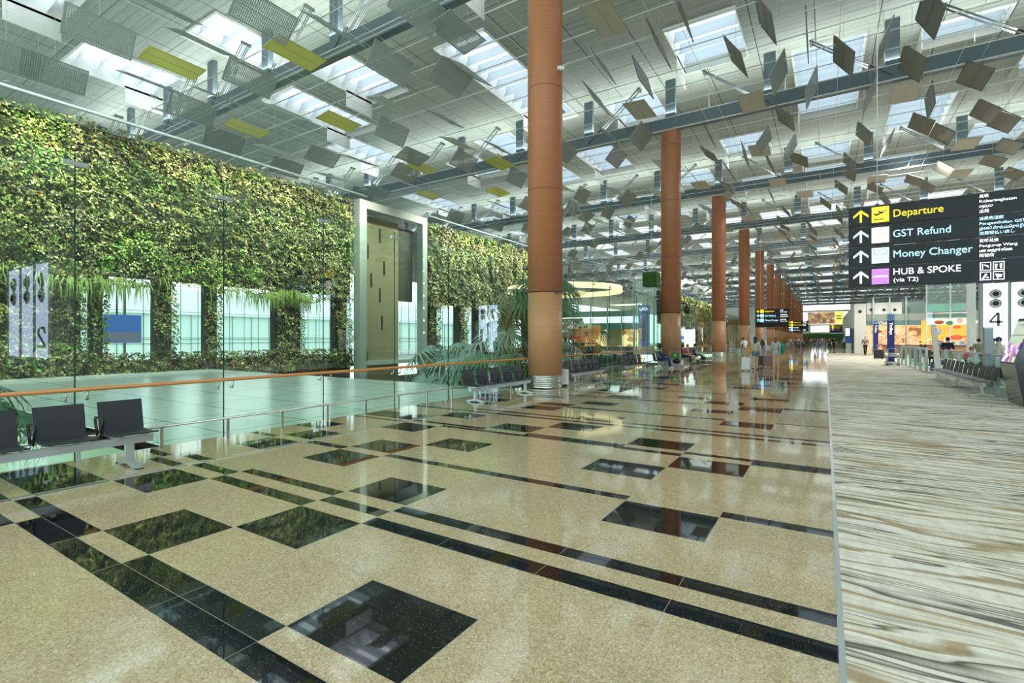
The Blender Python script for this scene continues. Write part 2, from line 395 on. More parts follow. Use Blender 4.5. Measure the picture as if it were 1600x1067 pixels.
# ------------------------------------------------------------------ ceiling with skylight wells
CZ = 16.7
SK = [(-6.7, -3.5, 24.4, 29.0), (-1.5, 1.7, 29.9, 39.4), (3.6, 6.8, 40, 45.5), (-6.8, -3.6, 40.1, 44.5), (-1.6, 1.6, 45.3, 49.5),
      (-12.0, -8.9, 30, 34.5), (-22.7, -19.5, 30.4, 35.5), (-17.2, -14.1, 19.6, 30.6), (-12.8, -9.7, 11.0, 17.9),
      (-24.6, -21.4, 17.2, 22.0), (-30.1, -26.9, 18.0, 24.8), (-30.7, -27.5, 3.0, 8.4), (-35.4, -31.6, 9.6, 14.6), (-33.2, -30.0, 25.0, 30.5),
      (-27.6, -24.4, 33, 38.0), (-22.6, -19.4, 39, 44), (-17.3, -14.1, 36, 43), (-27.0, -23.8, 12.0, 16.4),
      (4.0, 7.2, 31.0, 33.2), (8.9, 12.1, 34.5, 39.5), (8.9, 12.1, 47, 53), (-12.0, -8.8, 46.5, 51.5), (14.0, 17.2, 38, 46), (-20.0, -16.8, 5, 11),
      (-6.7, -3.5, 6, 12), (-1.5, 1.7, -2, 5), (3.6, 6.8, 8, 16), (8.9, 12.1, 18, 26), (-1.5, 1.7, 13, 19), (14, 17.2, 5, 14), (14, 17.2, 22, 30),
      (-12.8, -9.7, -3, 4), (-38, -34.8, 38, 46), (-33, -29.8, 46, 52)]
rnd = random.Random(7)
for k in range(0, 13):
    y0 = 50.5+14.1-15.4+15.4*k
    for c in range(-6, 8):
        xc = -5.1+5.17*c
        for s in range(2):
            if rnd.random() < .60:
                ya = y0+1.0+s*7.6+rnd.random()*1.5; R4 = (xc-1.6, xc+1.6, ya, ya+rnd.choice([4.2, 5.0]))
                if ya > 47 and not any(not (R4[1] < q[0]-.2 or R4[0] > q[1]+.2 or R4[3] < q[2]-.3 or R4[2] > q[3]+.3) for q in SK): SK.append(R4)
CX0, CX1, CY0, CY1 = -46, 48, -12, 232
xsn = sorted({CX0, CX1} | {q[i] for q in SK for i in (0, 1)}); 
mb = MB()
# strips in Y between sorted breakpoints, cells in X merged
ysn = sorted({CY0, CY1} | {q[i] for q in SK for i in (2, 3)})
for j in range(len(ysn)-1):
    y0, y1 = ysn[j], ysn[j+1]; ym = (y0+y1)/2
    if y1-y0 < 1e-6: continue
    holes = sorted((q[0], q[1]) for q in SK if q[2] < ym < q[3]); x = CX0
    for a, b in holes+[(CX1, CX1)]:
        if a > x: mb.add([(x, y0, CZ), (a, y0, CZ), (a, y1, CZ), (x, y1, CZ)], [(0, 3, 2, 1)])
        x = max(x, b)
struct(mb.build('ceiling', CEIL, fix=False))
for q in SK:
    x0, x1, y0, y1 = q; mb = MB(); near = y0 < 60
    for a, b, c, d in ((x0-.04, x0, y0-.04, y1+.04), (x1, x1+.04, y0-.04, y1+.04), (x0, x1, y0-.04, y0), (x0, x1, y1, y1+.04)):
        mb.box(a, b, c, d, CZ-.12, CZ+1.1)
    if near:   # curved daylight baffles
        n = max(3, int((y1-y0)/.95))
        for i in range(n):
            yc = y0+(i+.5)*(y1-y0)/n; pr = []
            for t in range(7):
                a = t/6; pr.append((yc+.22*math.sin(a*PI*.5)+.10*a, CZ+.12+.78*a))
            vs = []; fs = []
            for (py, pz) in pr: vs += [(x0+.02, py, pz), (x1-.02, py, pz+.0)]
            for t in range(6): fs.append((2*t, 2*t+1, 2*t+3, 2*t+2))
            mb.add(vs, fs, 1, True)
        # hanging side flap
        mb.box(x0-.03, x0, y1-2.0, y1, CZ-1.0, CZ)
    struct(mb.build(win(), [WHITE, BLADE], fix=near and False))

# ------------------------------------------------------------------ walls of the hall
struct(MB().box(-46.3, -46, -12, 232, 9, 16.8).build('wall_left', GWALL))
mb = MB()
mb.box(47.7, 48, -12, 232, 0, 16.8); struct(mb.build('wall_right', GWALL))
# far wall: bright window band over a big picture, white screen and hedge
FY = 231.0
wl = MB(); wl.box(-46, -8.4, FY, FY+.4, 0, 16.8); wl.box(8, 48, FY, FY+.4, 0, 16.8); wl.box(-8.4, 8, FY, FY+.4, 11.9, 12.6); wl.box(-8.4, 8, FY, FY+.4, 3.0, 7.0)
struct(wl.build('wall_back', GWALL))
o = MB(); o.box(-8.4, 8, FY+.1, FY+.14, 12.6, 16.8)
struct(o.build(win(), glow('far_window_daylight', (.9, 1, 1), 1.6)))
def m_picture():
    m = mat('market_picture', rough=.5); b = bsdf(m)
    v = objcoord(m, (.9, 1, 1.1)); vo = N(m, 'ShaderNodeTexVoronoi'); vo.inputs['Scale'].default_value = 1.1; L(m, v, vo.inputs['Vector'])
    c = ramp(m, sep(m, vo.outputs['Color'])[0], [(0, (.03, .03, .05)), (.3, (.35, .04, .10)), (.45, (.08, .05, .04)), (.6, (.6, .35, .10)), (.75, (.10, .12, .2)), (.9, (.75, .65, .5))])
    n = noi(m, v, .5, 3); c = mixc(m, .35, c, ramp(m, n, [(.3, (.3, .02, .1)), (.6, (.7, .5, .12))]))
    L(m, c, b.inputs['Base Color']); L(m, c, b.inputs['Emission Color']); b.inputs['Emission Strength'].default_value = .35; return m
pc = thing('billboard', 'large landscape billboard of a busy market, high on the far end wall', 'billboard', (0, FY-.3, 0))
MB().box(-6.1, 3.0, -.2, 0, 7.2, 11.8).build('market_picture', m_picture(), pc)
MB().box(3.0, 5.8, -.2, 0, 7.2, 11.8).build('yellow_panel', glow('poster_yellow', (.75, .68, .12), .7), pc)
mb = MB(); mb.box(3.5, 5.2, -.24, -.2, 10.0, 10.35); mb.box(3.5, 5.2, -.24, -.2, 9.0, 9.4); mb.build('purple_bars', mat('poster_purple', (.15, .03, .2)), pc)
t = thing('display_screen', 'glowing white screen under the far market billboard', 'screen', (0, FY-.6, 0))
MB().box(-5.0, 1.2, -.15, 0, 3.9, 6.4).build('screen_panel', glow('screen_white', (.9, 1, .98), 2.2), t)
MB().box(-5.1, 1.3, 0, .15, 3.8, 6.5).build('casing', DARKW, t)
o = MB(); o.box(-8, 8, FY-8, FY-7, 0, 3.2); hed = thing('hedge', 'low dark green hedge across the far end of the hall', 'hedge', (0, 0, 0))
HG = m_foliage('hedge_leaves', .6); o.build('foliage', mat('hedge_green', (.03, .10, .03), .8), hed)
o = MB(); o.box(6.2, 12, 210, 211, 0, 9); struct(o.build('wall_far_right', GWALL))

# ------------------------------------------------------------------ beams, posts, struts
words = ['first', 'second', 'third', 'fourth', 'fifth', 'sixth', 'seventh', 'eighth', 'ninth', 'tenth', 'eleventh', 'twelfth', 'thirteenth', 'fourteenth']
def beam(k, src={}):
    y = 14.1+15.4*k
    lab = ('dark grey steel roof beam running over the %s terracotta column from the camera' % words[k]) if k >= 0 else 'dark grey steel roof beam overhead, nearer the camera than any column'
    if 's' in src:
        o = copy_tree(src['s']); o.location = (0, y, 0); o['label'] = lab; return
    t = thing('roof_beam', lab, 'beam', (0, y, 0), 0, 'roof beams across the hall'); src['s'] = t
    mb = MB(); mb.box(-45, 47, -.28, .28, 14.42, 14.5); mb.box(-45, 47, -.28, .28, 13.75, 13.83); mb.box(-45, 47, -.10, .10, 13.83, 14.42)
    mb.v = []; mb.f = []; mb.m = []; mb.sm = []; mb.box(-45, 47, -.16, .16, 13.75, 14.5); mb.build('beam', BEAM, t)
    MB().box(-45, 47, -.36, -.30, 13.66, 13.74).build('cable_tray', mat('tray_steel', (.42, .48, .48), .4, .3), t)
    pm = MB().box(-.28, .28, -.13, .13, 13.83, CZ)
    sm = MB()
    for yy in (-.20, -.11, .11, .20): sm.tube([(0, yy, 14.0), (3.3, yy, CZ-.02)], .02, 6)
    sm.cbox((3.3, 0, CZ-.06), (.10, .5, .12), mi=0)
    p0 = s0 = None
    for c in range(-7, 11):
        x = -7.67+5.17*c
        if p0 is None: p0 = pm.build('post', BEAM, t); p = p0
        else: p = p0.copy(); C.objects.link(p); p.parent = t
        p.location = (x, 0, 0)
        if c == 0: continue
        if s0 is None: s0 = sm.build('strut', ROD, t); s_ = s0
        else: s_ = s0.copy(); C.objects.link(s_); s_.parent = t
        s_.location = (x, 0, 0); s_.rotation_euler = (0, 0, PI if c >= 1 else 0)
for k in range(0, 14): beam(k)

# ------------------------------------------------------------------ columns
def column(k, src={}):
    y = 14.1+15.4*k
    lab = 'tall round terracotta clad column on ribbed steel base, %s in the row from the camera' % words[k]
    if k == 0: lab = 'tall terracotta clad column on ribbed steel base, nearest the camera by a white box'
    if 's' in src:
        o = copy_tree(src['s']); o.location = (-7.67, y, 0); o['label'] = lab; return o
    t = thing('column', lab, 'column', (-7.67, y, 0), 0, 'terracotta columns in a row along the hall'); src['s'] = t
    MB().lathe([(.56, 3.05), (.56, 13.5), (.50, 13.7)], n=48).build('upper_cladding', CLAD_UP, t)
    MB().lathe([(.555, .42), (.555, 3.045)], n=48).build('lower_cladding', CLAD_LO, t)
    pr = [(.52, 0)]
    for i in range(7):
        z = .03+i*.055; pr += [(.53, z), (.53, z+.045), (.515, z+.05)]
    pr += [(.53, .42)]
    MB().lathe(pr, n=48).build('steel_base', STEEL, t)
    cb = MB(); cb.cbox((.56, -.12, 10.1), (.18, .12, .10)); cb.tube([(.62, -.2, 10.05), (.80, -.3, 9.98)], .055, 10)
    cb.build('security_camera', WHITE, t)
    cb = MB(); cb.cbox((.53, -.22, 3.05), (.08, .08, .1)); cb.build('sensor', BLK, t)
    return t
for k in range(14): column(k)
t = thing('dome_camera', 'black dome camera on a curved arm fixed to the second column', 'camera', (-7.67+.55, 29.4, 0))
MB().tube([(0, 0, 3.55), (.2, -.1, 3.62), (.4, -.2, 3.55), (.45, -.22, 3.4)], .03, 8).build('arm', BLK, t)
MB().ell((.45, -.22, 3.2), (.16, .16, .24)).build('dome', BLK, t)
t = thing('waste_bin', 'narrow white box on a black foot beside the nearest column', 'box', (-7.3, 14.8, 0))
MB().box(-.09, .09, -.09, .09, .07, .56).build('body', WHITE, t); MB().lathe([(.10, 0), (.10, .02), (.05, .03), (.05, .07)], n=16).build('foot', BLK, t)

# ------------------------------------------------------------------ reflector panels and wires
VW, VL = 1.12, 2.2
sheet = MB(); sheet.box(-VW/2+.05, VW/2-.05, -VL/2+.05, VL/2-.05, -.006, .006)
fr = MB()
for a, b, c, d in ((-VW/2, -VW/2+.055, -VL/2, VL/2), (VW/2-.055, VW/2, -VL/2, VL/2), (-VW/2+.055, VW/2-.055, -VL/2, -VL/2+.055), (-VW/2+.055, VW/2-.055, VL/2-.055, VL/2)): fr.box(a, b, c, d, -.018, .018)
fr.box(-.015, .015, -VL/2+.055, VL/2-.055, -.014, .014)
def vane_proto(nm, sm, fm):
    o = sheet.build(nm, sm); f = fr.build('frame', fm, o); MB().tube([(0, 0, 0), (0, 0, 3.35)], .006, 4).build('hanger', WIRE, o); o.location = (0, 0, -100); return o
protos = {'perf': vane_proto('reflector_panel', PERF, VFRAME), 'taupe': vane_proto('reflector_panel', VDARK, mat('taupe_frame', (.15, .15, .13), .5)),
          'yel': vane_proto('reflector_panel', VYEL, mat('yellow_frame', (.52, .52, .14), .5)), 'bei': vane_proto('reflector_panel', VBEI, mat('beige_frame', (.42, .40, .33), .5)),
          'white': vane_proto('reflector_panel', mat('panel_pale_grey', (.52, .56, .54), .5), mat('white_frame', (.5, .53, .52), .5))}  # pale kind: a lit underside put into the panel colour
desc = {'perf': 'grey perforated', 'taupe': 'dark taupe', 'yel': 'yellow-green', 'bei': 'beige', 'white': 'white'}
used = set(); V = []
def vane(kind, x, y, ang, z=13.3):
    V.append((math.hypot(x, y), kind, x, y, ang, z))
for px, py in [(270, 100), (462, 84), (385, 201), (530, 190), (660, 262), (670, 305), (780, 255), (778, 300)]: vane('yel', *pix(px, py, 13.4), -7, 13.4)
for px, py in [(945, 30), (1000, 172), (1175, 160), (1187, 235), (1095, 290), (1215, 285), (1415, 145), (1510, 225), (1500, 272), (1370, 280)]: vane('bei', *pix(px, py, 13.4), 3, 13.4)
RT = [(940, 101, 62), (932, 154, 60), (1005, 122, 75), (1030, 70, 70), (1150, 89, 55), (1066, 20, 75), (1196, 30, 60), (1217, 115, -60), (1268, 138, -65), (1318, 89, 52), (1381, 70, -66), (1261, 56, 88), (1359, 150, -64), (1227, 185, 45), (1350, 210, 52), (1194, 220, -55), (1236, 231, -60), (1164, 241, 80), (1203, 255, 65), (1140, 268, 60), (1108, 210, 68), (951, 210, 40), (1425, 100, 48), (1523, 119, 36), (1453, 158, 84), (1439, 194, 36), (1472, 210, 40), (1539, 175, 40), (1567, 191, 36), (1575, 229, 30), (1551, 252, 28), (1474, 264, 40), (1428, 282, 30), (1367, 294, 32), (1453, 21, 60), (1386, 224, -60), (1083, 275, 55), (1228, 330, 50), (1290, 318, 45)]
for px, py, a in RT: vane('taupe' if a > 0 and px > 1000 else 'perf', *pix(px, py, 13.2), a, 13.2)
LT = [(156, 51, -62), (86, 114, -60), (315, 66, 22), (60, 142, 16), (234, 128, 20), (340, 150, 22), (392, 122, -48), (301, 171, -52), (280, 182, 18), (413, 26, -42), (252, 10, 24), (521, 45, 30), (448, 175, 18), (350, 220, -58), (430, 235, 12), (504, 245, -40), (518, 276, 14), (448, 262, -50), (10, 87, -60), (715, 52, -12), (610, 101, -58), (704, 122, -40), (732, 112, 32), (610, 164, 14), (694, 185, 26), (613, 206, -62), (715, 224, 18), (725, 252, -48), (645, 245, -25), (778, 231, 28), (652, 12, -50), (634, 270, -42), (560, 250, 20), (590, 300, -20), (780, 320, 22)]
for px, py, a in LT: vane('white' if 0 < a < 20 else 'perf', *pix(px, py, 13.2), a, 13.2)
placed = [(v[2], v[3]) for v in V]
rnd = random.Random(11)
for j in range(0, 75):
    y = 6.4+3.08*j
    for i in range(-16, 19):
        x = -7.67+2.585*i+1.29+rnd.uniform(-.35, .35)
        p = .42 if y < 45 else .62
        if rnd.random() > p or y < .26*abs(x)+(9 if x < 0 else 26 if x > 3 else 18): continue
        if any(abs(x-a) < 1.5 and abs(y-b) < 2.5 for a, b in placed): continue
        q = rnd.random()
        if x > -7:
            kind, ang = ('bei', rnd.uniform(-5, 5)) if q < .16 else ('taupe', rnd.uniform(28, 66)) if q < .72 else ('perf', rnd.uniform(-68, -50))
        else:
            kind, ang = (('yel' if y < 50 and x < -12 else 'bei'), 3) if q < .07 else ('white', rnd.uniform(10, 22)) if q < .36 else ('perf', rnd.uniform(-65, -35)) if q < .8 else ('perf', rnd.uniform(20, 35))
        placed.append((x, y)); vane(kind, x, y+rnd.uniform(-.25, .25), ang, 13.3+rnd.uniform(-.25, .25))
V.sort()
def zone(x, y):
    side = 'over the glazed garden' if x < -8.25 else 'over the granite walkway' if x < .1 else 'over the carpet'
    k = int((y-14.1)//15.4)
    if k < 0: return side+', nearer than the first column'
    if k > 6: return side+', far down the hall'
    return side+', between roof beams of the %s and %s columns' % (words[k], words[k+1])
def tiltw(a): return 'lying flat' if abs(a) < 8 else 'slightly tilted' if abs(a) < 27 else 'steeply tilted to the right' if a > 0 else 'steeply tilted to the left'
first = {}
far = MB()
for n, (d, kind, x, y, a, z) in enumerate(V):
    if n < 300:
        s0 = protos[kind]
        if kind not in first: o = s0; first[kind] = 1
        else: o = copy_tree(s0)
        o.location = (x, y, z); o.rotation_euler = (0, math.radians(a), 0)
        for ch in o.children:
            if ch.name.startswith('hanger'): ch.rotation_euler = (0, -math.radians(a), 0)
        lab = '%s roof reflector panel %s %s' % (desc[kind], tiltw(a), zone(x, y))
        lab = ' '.join(lab.split()[:16])
        tag(o, lab, 'ceiling panel', lab)
    elif y < 200 and -43 < x < 46:
        R_ = Matrix.Rotation(math.radians(a), 3, 'Y'); far.cbox((x, y, z), (VW, VL, .03), R_, {'perf': 0, 'taupe': 1, 'yel': 2, 'bei': 3, 'white': 4}[kind])
o = far.build('distant_reflector_panels', [VFRAME, VDARK, VYEL, VBEI, WHITE], fix=False)
tag(o, 'mass of small grey and beige reflector panels hung far down the hall roof', 'ceiling panels', kind='stuff')
# hanging wires
wm = MB(); wm.tube([(-45, 0, 0), (47, 0, 0)], .024, 5)
w0 = wm.build('hanger_cable', WIRE)
ws = [6.4+3.08*j+s for j in range(2, 30) for s in (-.78, .78)]
for i, y in enumerate(ws):
    o = w0 if i == 0 else w0.copy()
    if i: C.objects.link(o)
    o.location = (0, y, 13.55); k = int((y-14.1)//15.4)
    tag(o, ('thin steel cable across the hall carrying panels, ' + ('nearer than the first column' if k < 0 else 'beyond the roof beam of the %s column' % words[k])), 'cable', 'panel cables %d' % k)
hm = MB(); hm.tube([(0, -8, 0), (0, 90, 0)], .009, 4); h0 = None
for i in range(-6, 9):
    for s in (-.4, .4):
        o = hm.build('hanger_cable', WIRE) if h0 is None else h0.copy()
        if h0 is None: h0 = o
        else: C.objects.link(o)
        o.location = (-5.1+5.17*i+s, 0, 13.6); tag(o, 'thin steel cable running the length of the hall under the roof', 'cable', 'long cables under the roof')

# ------------------------------------------------------------------ glass wall, handrail, guard rail
GX = -8.25
J0, JP = 2.39, 1.885
pane = MB().box(-.006, .006, .006, JP-.006, -.3, 4.0)
edge = MB(); edge.box(-.008, .008, -.006, .006, -.3, 4.0)
clamp = MB(); clamp.box(.0, .04, -.13, .13, 3.84, 3.89)
p0 = None
for i in range(-5, 36):
    y = J0+JP*i
    if p0 is None:
        p0 = pane.build(win(), GLASS); e = edge.build('joint', EDGEG, p0); c = clamp.build('clamp', ALU, p0); o = p0
    else:
        o = copy_tree(p0); o.name = win()
    o.location = (GX, y, 0); struct(o)
t = thing('handrail', 'round orange wooden handrail running along the glass wall', 'handrail', (GX+.09, 0, 0))
MB().tube([(0, -6, .93), (0, 62, .93)], .028, 14).build('rail', WOODR, t)
bm_ = MB(); bm_.tube([(0, 0, .905), (-.005, 0, .84), (-.03, 0, .80), (-.085, 0, .80)], .009, 8); bm_.tube([(-.03, 0, .80), (-.085, 0, .80)], .02, 10)
b0 = None
for i in range(-4, 14):
    for s in (-.11, .11):
        o = bm_.build('bracket', RAILM, t) if b0 is None else b0.copy()
        if b0 is None: b0 = o
        else: C.objects.link(o); o.parent = t
        o.location = (0, J0+JP*i+s, 0)
t = thing('guard_rail', 'low satin steel rail on short posts along the foot of the glass wall', 'rail', (-8.12, 0, 0))
MB().tube([(0, -6, .315), (0, 62, .315)], .019, 10).build('rail', RAILM, t)
pm = MB().box(-.008, .008, -.022, .022, 0, .30); b0 = None
for i in range(-6, 50):
    o = pm.build('post', RAILM, t) if b0 is None else b0.copy()
    if b0 is None: b0 = o
    else: C.objects.link(o); o.parent = t
    o.location = (0, J0+JP/2*i, 0)

# ------------------------------------------------------------------ glazed roof slab and pits of the garden
def m_slab():
    m = mat('pale_green_glass_paving', rough=.22, spec=.35)
    s = sep(m, objcoord(m))
    n = noi(m, objcoord(m), .6, 2)
    c = ramp(m, n, [(.3, (.70, .87, .80)), (.7, (.78, .90, .84))])
    c = mixc(m, mth(m, 'MAXIMUM', lines(m, s[0], 2.1, .03, .3), lines(m, s[1], 1.55, .03, .2)), c, (.10, .24, .20))
    L(m, c, bsdf(m).inputs['Base Color']); return m
SLAB = m_slab()
SIDE = mat('pale_green_side', (.42, .55, .40), .6); SOIL = mat('dark_soil', (.035, .05, .025), .9)
fl = MB(); fl.box(-26.9, GX-.06, 3.45, 13.2, -.25, -.004); struct(fl.build('floor_terrace', SLAB))
fl = MB(); fl.box(-26.9, GX-.06, 3.45, 3.5, -4, -.02); fl.box(-26.9, GX-.06, 13.15, 13.2, -2, -.02); fl.box(GX-.05, GX-.02, -8, 62, -4, -.02)
struct(fl.build('wall_pit', SIDE))
struct(MB().box(-30, GX-.05, -8, 3.45, -4.1, -4).build('floor_pit', SIDE))
struct(MB().box(-30, GX-.05, 13.2, 62, -1.7, -1.5).build('floor_garden', SOIL))
struct(MB().box(-46, -26.9, -12, 232, -.3, -.02).build('floor_gallery', mat('pale_gallery_floor', (.4, .48, .44), .4)))
mb = MB(); rnd = random.Random(3)
for i in range(160):
    y = rnd.uniform(5, 13); x = -26.7+abs(rnd.gauss(0, .5)); a = rnd.uniform(0, PI); s = rnd.uniform(.03, .07)
    mb.add([(x+s*math.cos(a), y+s*math.sin(a), .004), (x-s*.4*math.sin(a), y+s*.4*math.cos(a), .012), (x-s*math.cos(a), y-s*math.sin(a), .004), (x+s*.4*math.sin(a), y-s*.4*math.cos(a), .01)], [(0, 1, 2, 3)])
tag(mb.build('fallen_leaves', mat('fallen_leaf_brown', (.25, .14, .05), .8)), 'brown fallen leaves scattered along the foot of the planted wall', 'leaves', kind='stuff')

# ------------------------------------------------------------------ planted wall
def leaves(mb, n, y0, y1, z0, z1, size, rnd, x=-27.0, zfun=None):
    vs = []; fs = []
    for i in range(n):
        y = rnd.uniform(y0, y1); zb = z0 if zfun is None else zfun(y)
        z = rnd.uniform(zb, z1)
        bump = noise.noise((y*.8, z*.9, 2.0))*.34+noise.noise((y*2.4, z*2.8, 5.0))*.30+noise.noise((y*5, z*5.5, 9.0))*.10
        s = size*rnd.uniform(.6, 1.35); xx = x+.25+bump+rnd.uniform(-.05, .08)
        t = rnd.uniform(-1.1, 1.1)           # roll in the wall's plane
        d = Vector((.55+rnd.uniform(-.2, .35), math.sin(t), -math.cos(t)*.9)).normalized()   # leaf axis: out and down
        w = Vector((rnd.uniform(-.3, .3), math.cos(t), math.sin(t))).normalized()
        p = Vector((xx, y, z)); m = p+d*s*.5+Vector((.18*s, 0, .06*s))
        o = len(vs); vs += [p, m+w*s*.30, p+d*s, m-w*s*.30]; fs.append((o, o+1, o+2, o+3))
    mb.add(vs, fs)
WC = mat('dark_wall_backing', (.02, .028, .018), .9)
def lower(y): return 4.15+.55*noise.noise((y*.7, 1.3, 0))+.3*noise.noise((y*3, 4, 0))
def planted(lab, y0, y1, dens, size, pill, seed):
    t = thing('planted_wall', lab, 'living wall', (0, 0, 0), 0)
    rnd = random.Random(seed)
    bk = MB(); bk.box(-27.6, -27.05, y0, y1, 4.4, 10.75)
    bk.box(-27.6, -27.05, y0, y1, -1.6, .55)
    for (py, pw) in pill: bk.box(-27.6, -27.1, py-pw/2, py+pw/2, .5, 4.5)
    bk.build('backing', WC, t)
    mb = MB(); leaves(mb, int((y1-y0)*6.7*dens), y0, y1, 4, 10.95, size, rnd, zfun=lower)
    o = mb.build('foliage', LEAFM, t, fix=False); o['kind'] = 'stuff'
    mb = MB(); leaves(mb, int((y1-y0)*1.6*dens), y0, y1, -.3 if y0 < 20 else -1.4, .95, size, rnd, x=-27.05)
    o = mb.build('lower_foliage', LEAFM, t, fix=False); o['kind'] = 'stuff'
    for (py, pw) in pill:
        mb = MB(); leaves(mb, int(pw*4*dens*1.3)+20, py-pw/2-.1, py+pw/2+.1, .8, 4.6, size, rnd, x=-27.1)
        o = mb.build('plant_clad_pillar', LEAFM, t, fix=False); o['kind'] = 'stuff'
    return t
planted('tall wall of leafy plants behind the glass, left of the pale portal frame', -1, 22.3, 260, .13, [(3.55, 9.0), (8.62, .4), (11.2, .7), (13.42, .55), (17.35, .8), (18.31, .6), (21.6, .9)], 1)
planted('tall wall of leafy plants between the pale portal frame and the nearest column', 29.6, 50, 150, .17, [(30.6, 1.1), (34.39, 1.0), (37.07, 1.0), (42, 1.2), (46, 1)], 2)
planted('far yellow-green planted wall seen between the second and third columns', 96, 150, 12, .6, [(100, 3), (108, 3), (120, 3), (130, 3), (140, 3)], 5)
# hanging tendrils under the planted wall
mb = MB(); rnd = random.Random(8); vs = []; fs = []
for i in range(520):
    y = rnd.choice([rnd.gauss(15.8, 1.2), rnd.gauss(18.2, .6), rnd.gauss(8.5, 1.2)]); z1 = lower(y)+.2; ln = rnd.uniform(.4, 1.3); xx = -26.7+rnd.uniform(-.2, .3)
    o = len(vs); w_ = .018; dy = rnd.uniform(-.15, .15)
    vs += [(xx, y-w_, z1), (xx, y+w_, z1), (xx+.1, y+dy+w_, z1-ln*.5), (xx+.1, y+dy-w_, z1-ln*.5), (xx+.08, y+dy*1.3, z1-ln)]; fs += [(o, o+1, o+2, o+3), (o+3, o+2, o+4)]
mb.add(vs, fs); tag(mb.build('hanging_tendrils', mat('tendril_green', (.20, .32, .07), .5), fix=False), 'thin pale green tendrils hanging below the planted wall', 'plant', kind='stuff')
# bright tube rail over the wall
t = thing('pipe_rail', 'long pale steel tube running above the top edge of the planted wall', 'pipe', (-26.2, 0, 0))
MB().tube([(0, -6, 11.15), (0, 23, 11.15)], .07, 10).build('tube', mat('pale_tube', (.22, .31, .32), .35, .2), t)
MB().tube([(0, 29, 11.15), (0, 60, 11.15)], .07, 10).build('tube', MC['pale_tube'], t)
for y in range(-4, 60, 4):
    if not 23 < y < 29: MB().box(-.6, .0, y-.04, y+.04, 11.1, 11.18).build('bracket', WHITE, t)
# portal frame with recess
PORT = mat('pale_portal_steel', (.36, .42, .37), .4, .1)
CONC = mat('olive_concrete', (.25, .25, .14), .7)
t = thing('portal_frame', 'pale steel portal framing a tall olive concrete recess between two planted walls', 'portal', (-26.3, 0, 0))
MB().box(-.5, .1, 22.4, 23.0, -1.5, 10.9).build('frame_post', PORT, t); MB().box(-.5, .1, 28.5, 29.0, -1.5, 10.9).build('frame_post', PORT, t)
MB().box(-.5, .1, 23.0, 28.5, 10.35, 10.9).build('lintel', PORT, t)
MB().box(-1.2, -1.0, 23.0, 27.0, -1.5, 10.2).build('concrete_panel', CONC, t)
MB().box(-1.2, -1.0, 27.0, 28.5, 4.4, 9.9).build('dark_panel', mat('dark_olive', (.06, .07, .05), .5), t)
mb = MB()
for y, z in ((23.7, 8), (24.8, 9.3), (25.2, 7), (24.0, 6), (24.8, 5), (23.5, 4), (25.0, 3), (23.6, .5)): mb.box(-1.0, -.97, y+.3, y+.42, z-.8, z+.2)
mb.build('slots', BLK, t)
for i in range(9): MB().ell((.12, 28.6, 2+i*.95), (.04, .07, .07), 8, 5).build('stud_light', glow('stud_white', (1, 1, .95), 1.5), t)

# ------------------------------------------------------------------ curtain wall behind the planted wall, outside
mb = MB()
for i in range(72): mb.box(-34.02, -33.98, -6+i*1.0, -5.98+i*1.0, 0, 9)
for z in (0, 1.6, 3.2, 4.8, 6.4, 8): mb.box(-34.02, -33.98, -6, 66, z, z+.025)
struct(mb.build('window_curtain_wall', mat('teal_mullion', (.12, .22, .21), .4)))
t = thing('building', 'long pale airport building outside beyond the planted wall, with a white roof edge', 'building', (-78, 30, 0))
MB().box(-6, 0, -60, 90, 5.0, 8.6).build('roof_edge', mat('white_fascia', (.85, .9, .9), .5, emis=(.8, .9, .9), es=0), t)
MB().box(-5, -.5, -60, 90, -1, 5.0).build('facade', mat('teal_facade', (.62, .78, .72), .5), t)
mb = MB()
for i in range(50): mb.box(-.5, -.4, -60+i*3, -59.94+i*3, -1, 5)
for z_ in (.8, 1.4): mb.box(-.5, -.4, -60, 90, z_, z_+.05)
mb.build('mullions', mat('facade_mullion', (.12, .2, .2), .5), t)
struct(MB().box(-300, -46, -80, 260, -1.2, -1).build('ground_outside', mat('apron_concrete', (.42, .50, .46), .8)))
t = thing('lamp_post', 'dark street lamp post outside beyond the glass', 'lamp post', (-52, 18.5, 0))
MB().tube([(0, 0, -1), (0, 0, 6.0), (0, .1, 6.2), (0, 1.0, 6.3)], .09, 8).build('pole', DARKW, t); MB().box(-.2, .2, .6, 1.6, 6.2, 6.4).build('lamp_head', DARKW, t)

t = thing('advert_display', 'blue landscape display hanging behind the planted wall near its second pillar', 'display', (-29.5, 0, 0))
MB().box(-.2, 0, 9.3, 11.2, 1.35, 2.75).build('screen', glow('display_blue', (.03, .10, .28), .9), t); MB().box(.0, .01, 9.35, 11.15, 1.4, 1.9).build('city_strip', glow('display_city', (.10, .12, .16), .8), t); MB().tube([(-.1, 10.2, 2.7), (-.1, 10.2, 9)], .04, 6).build('hanger', DARKW, t)

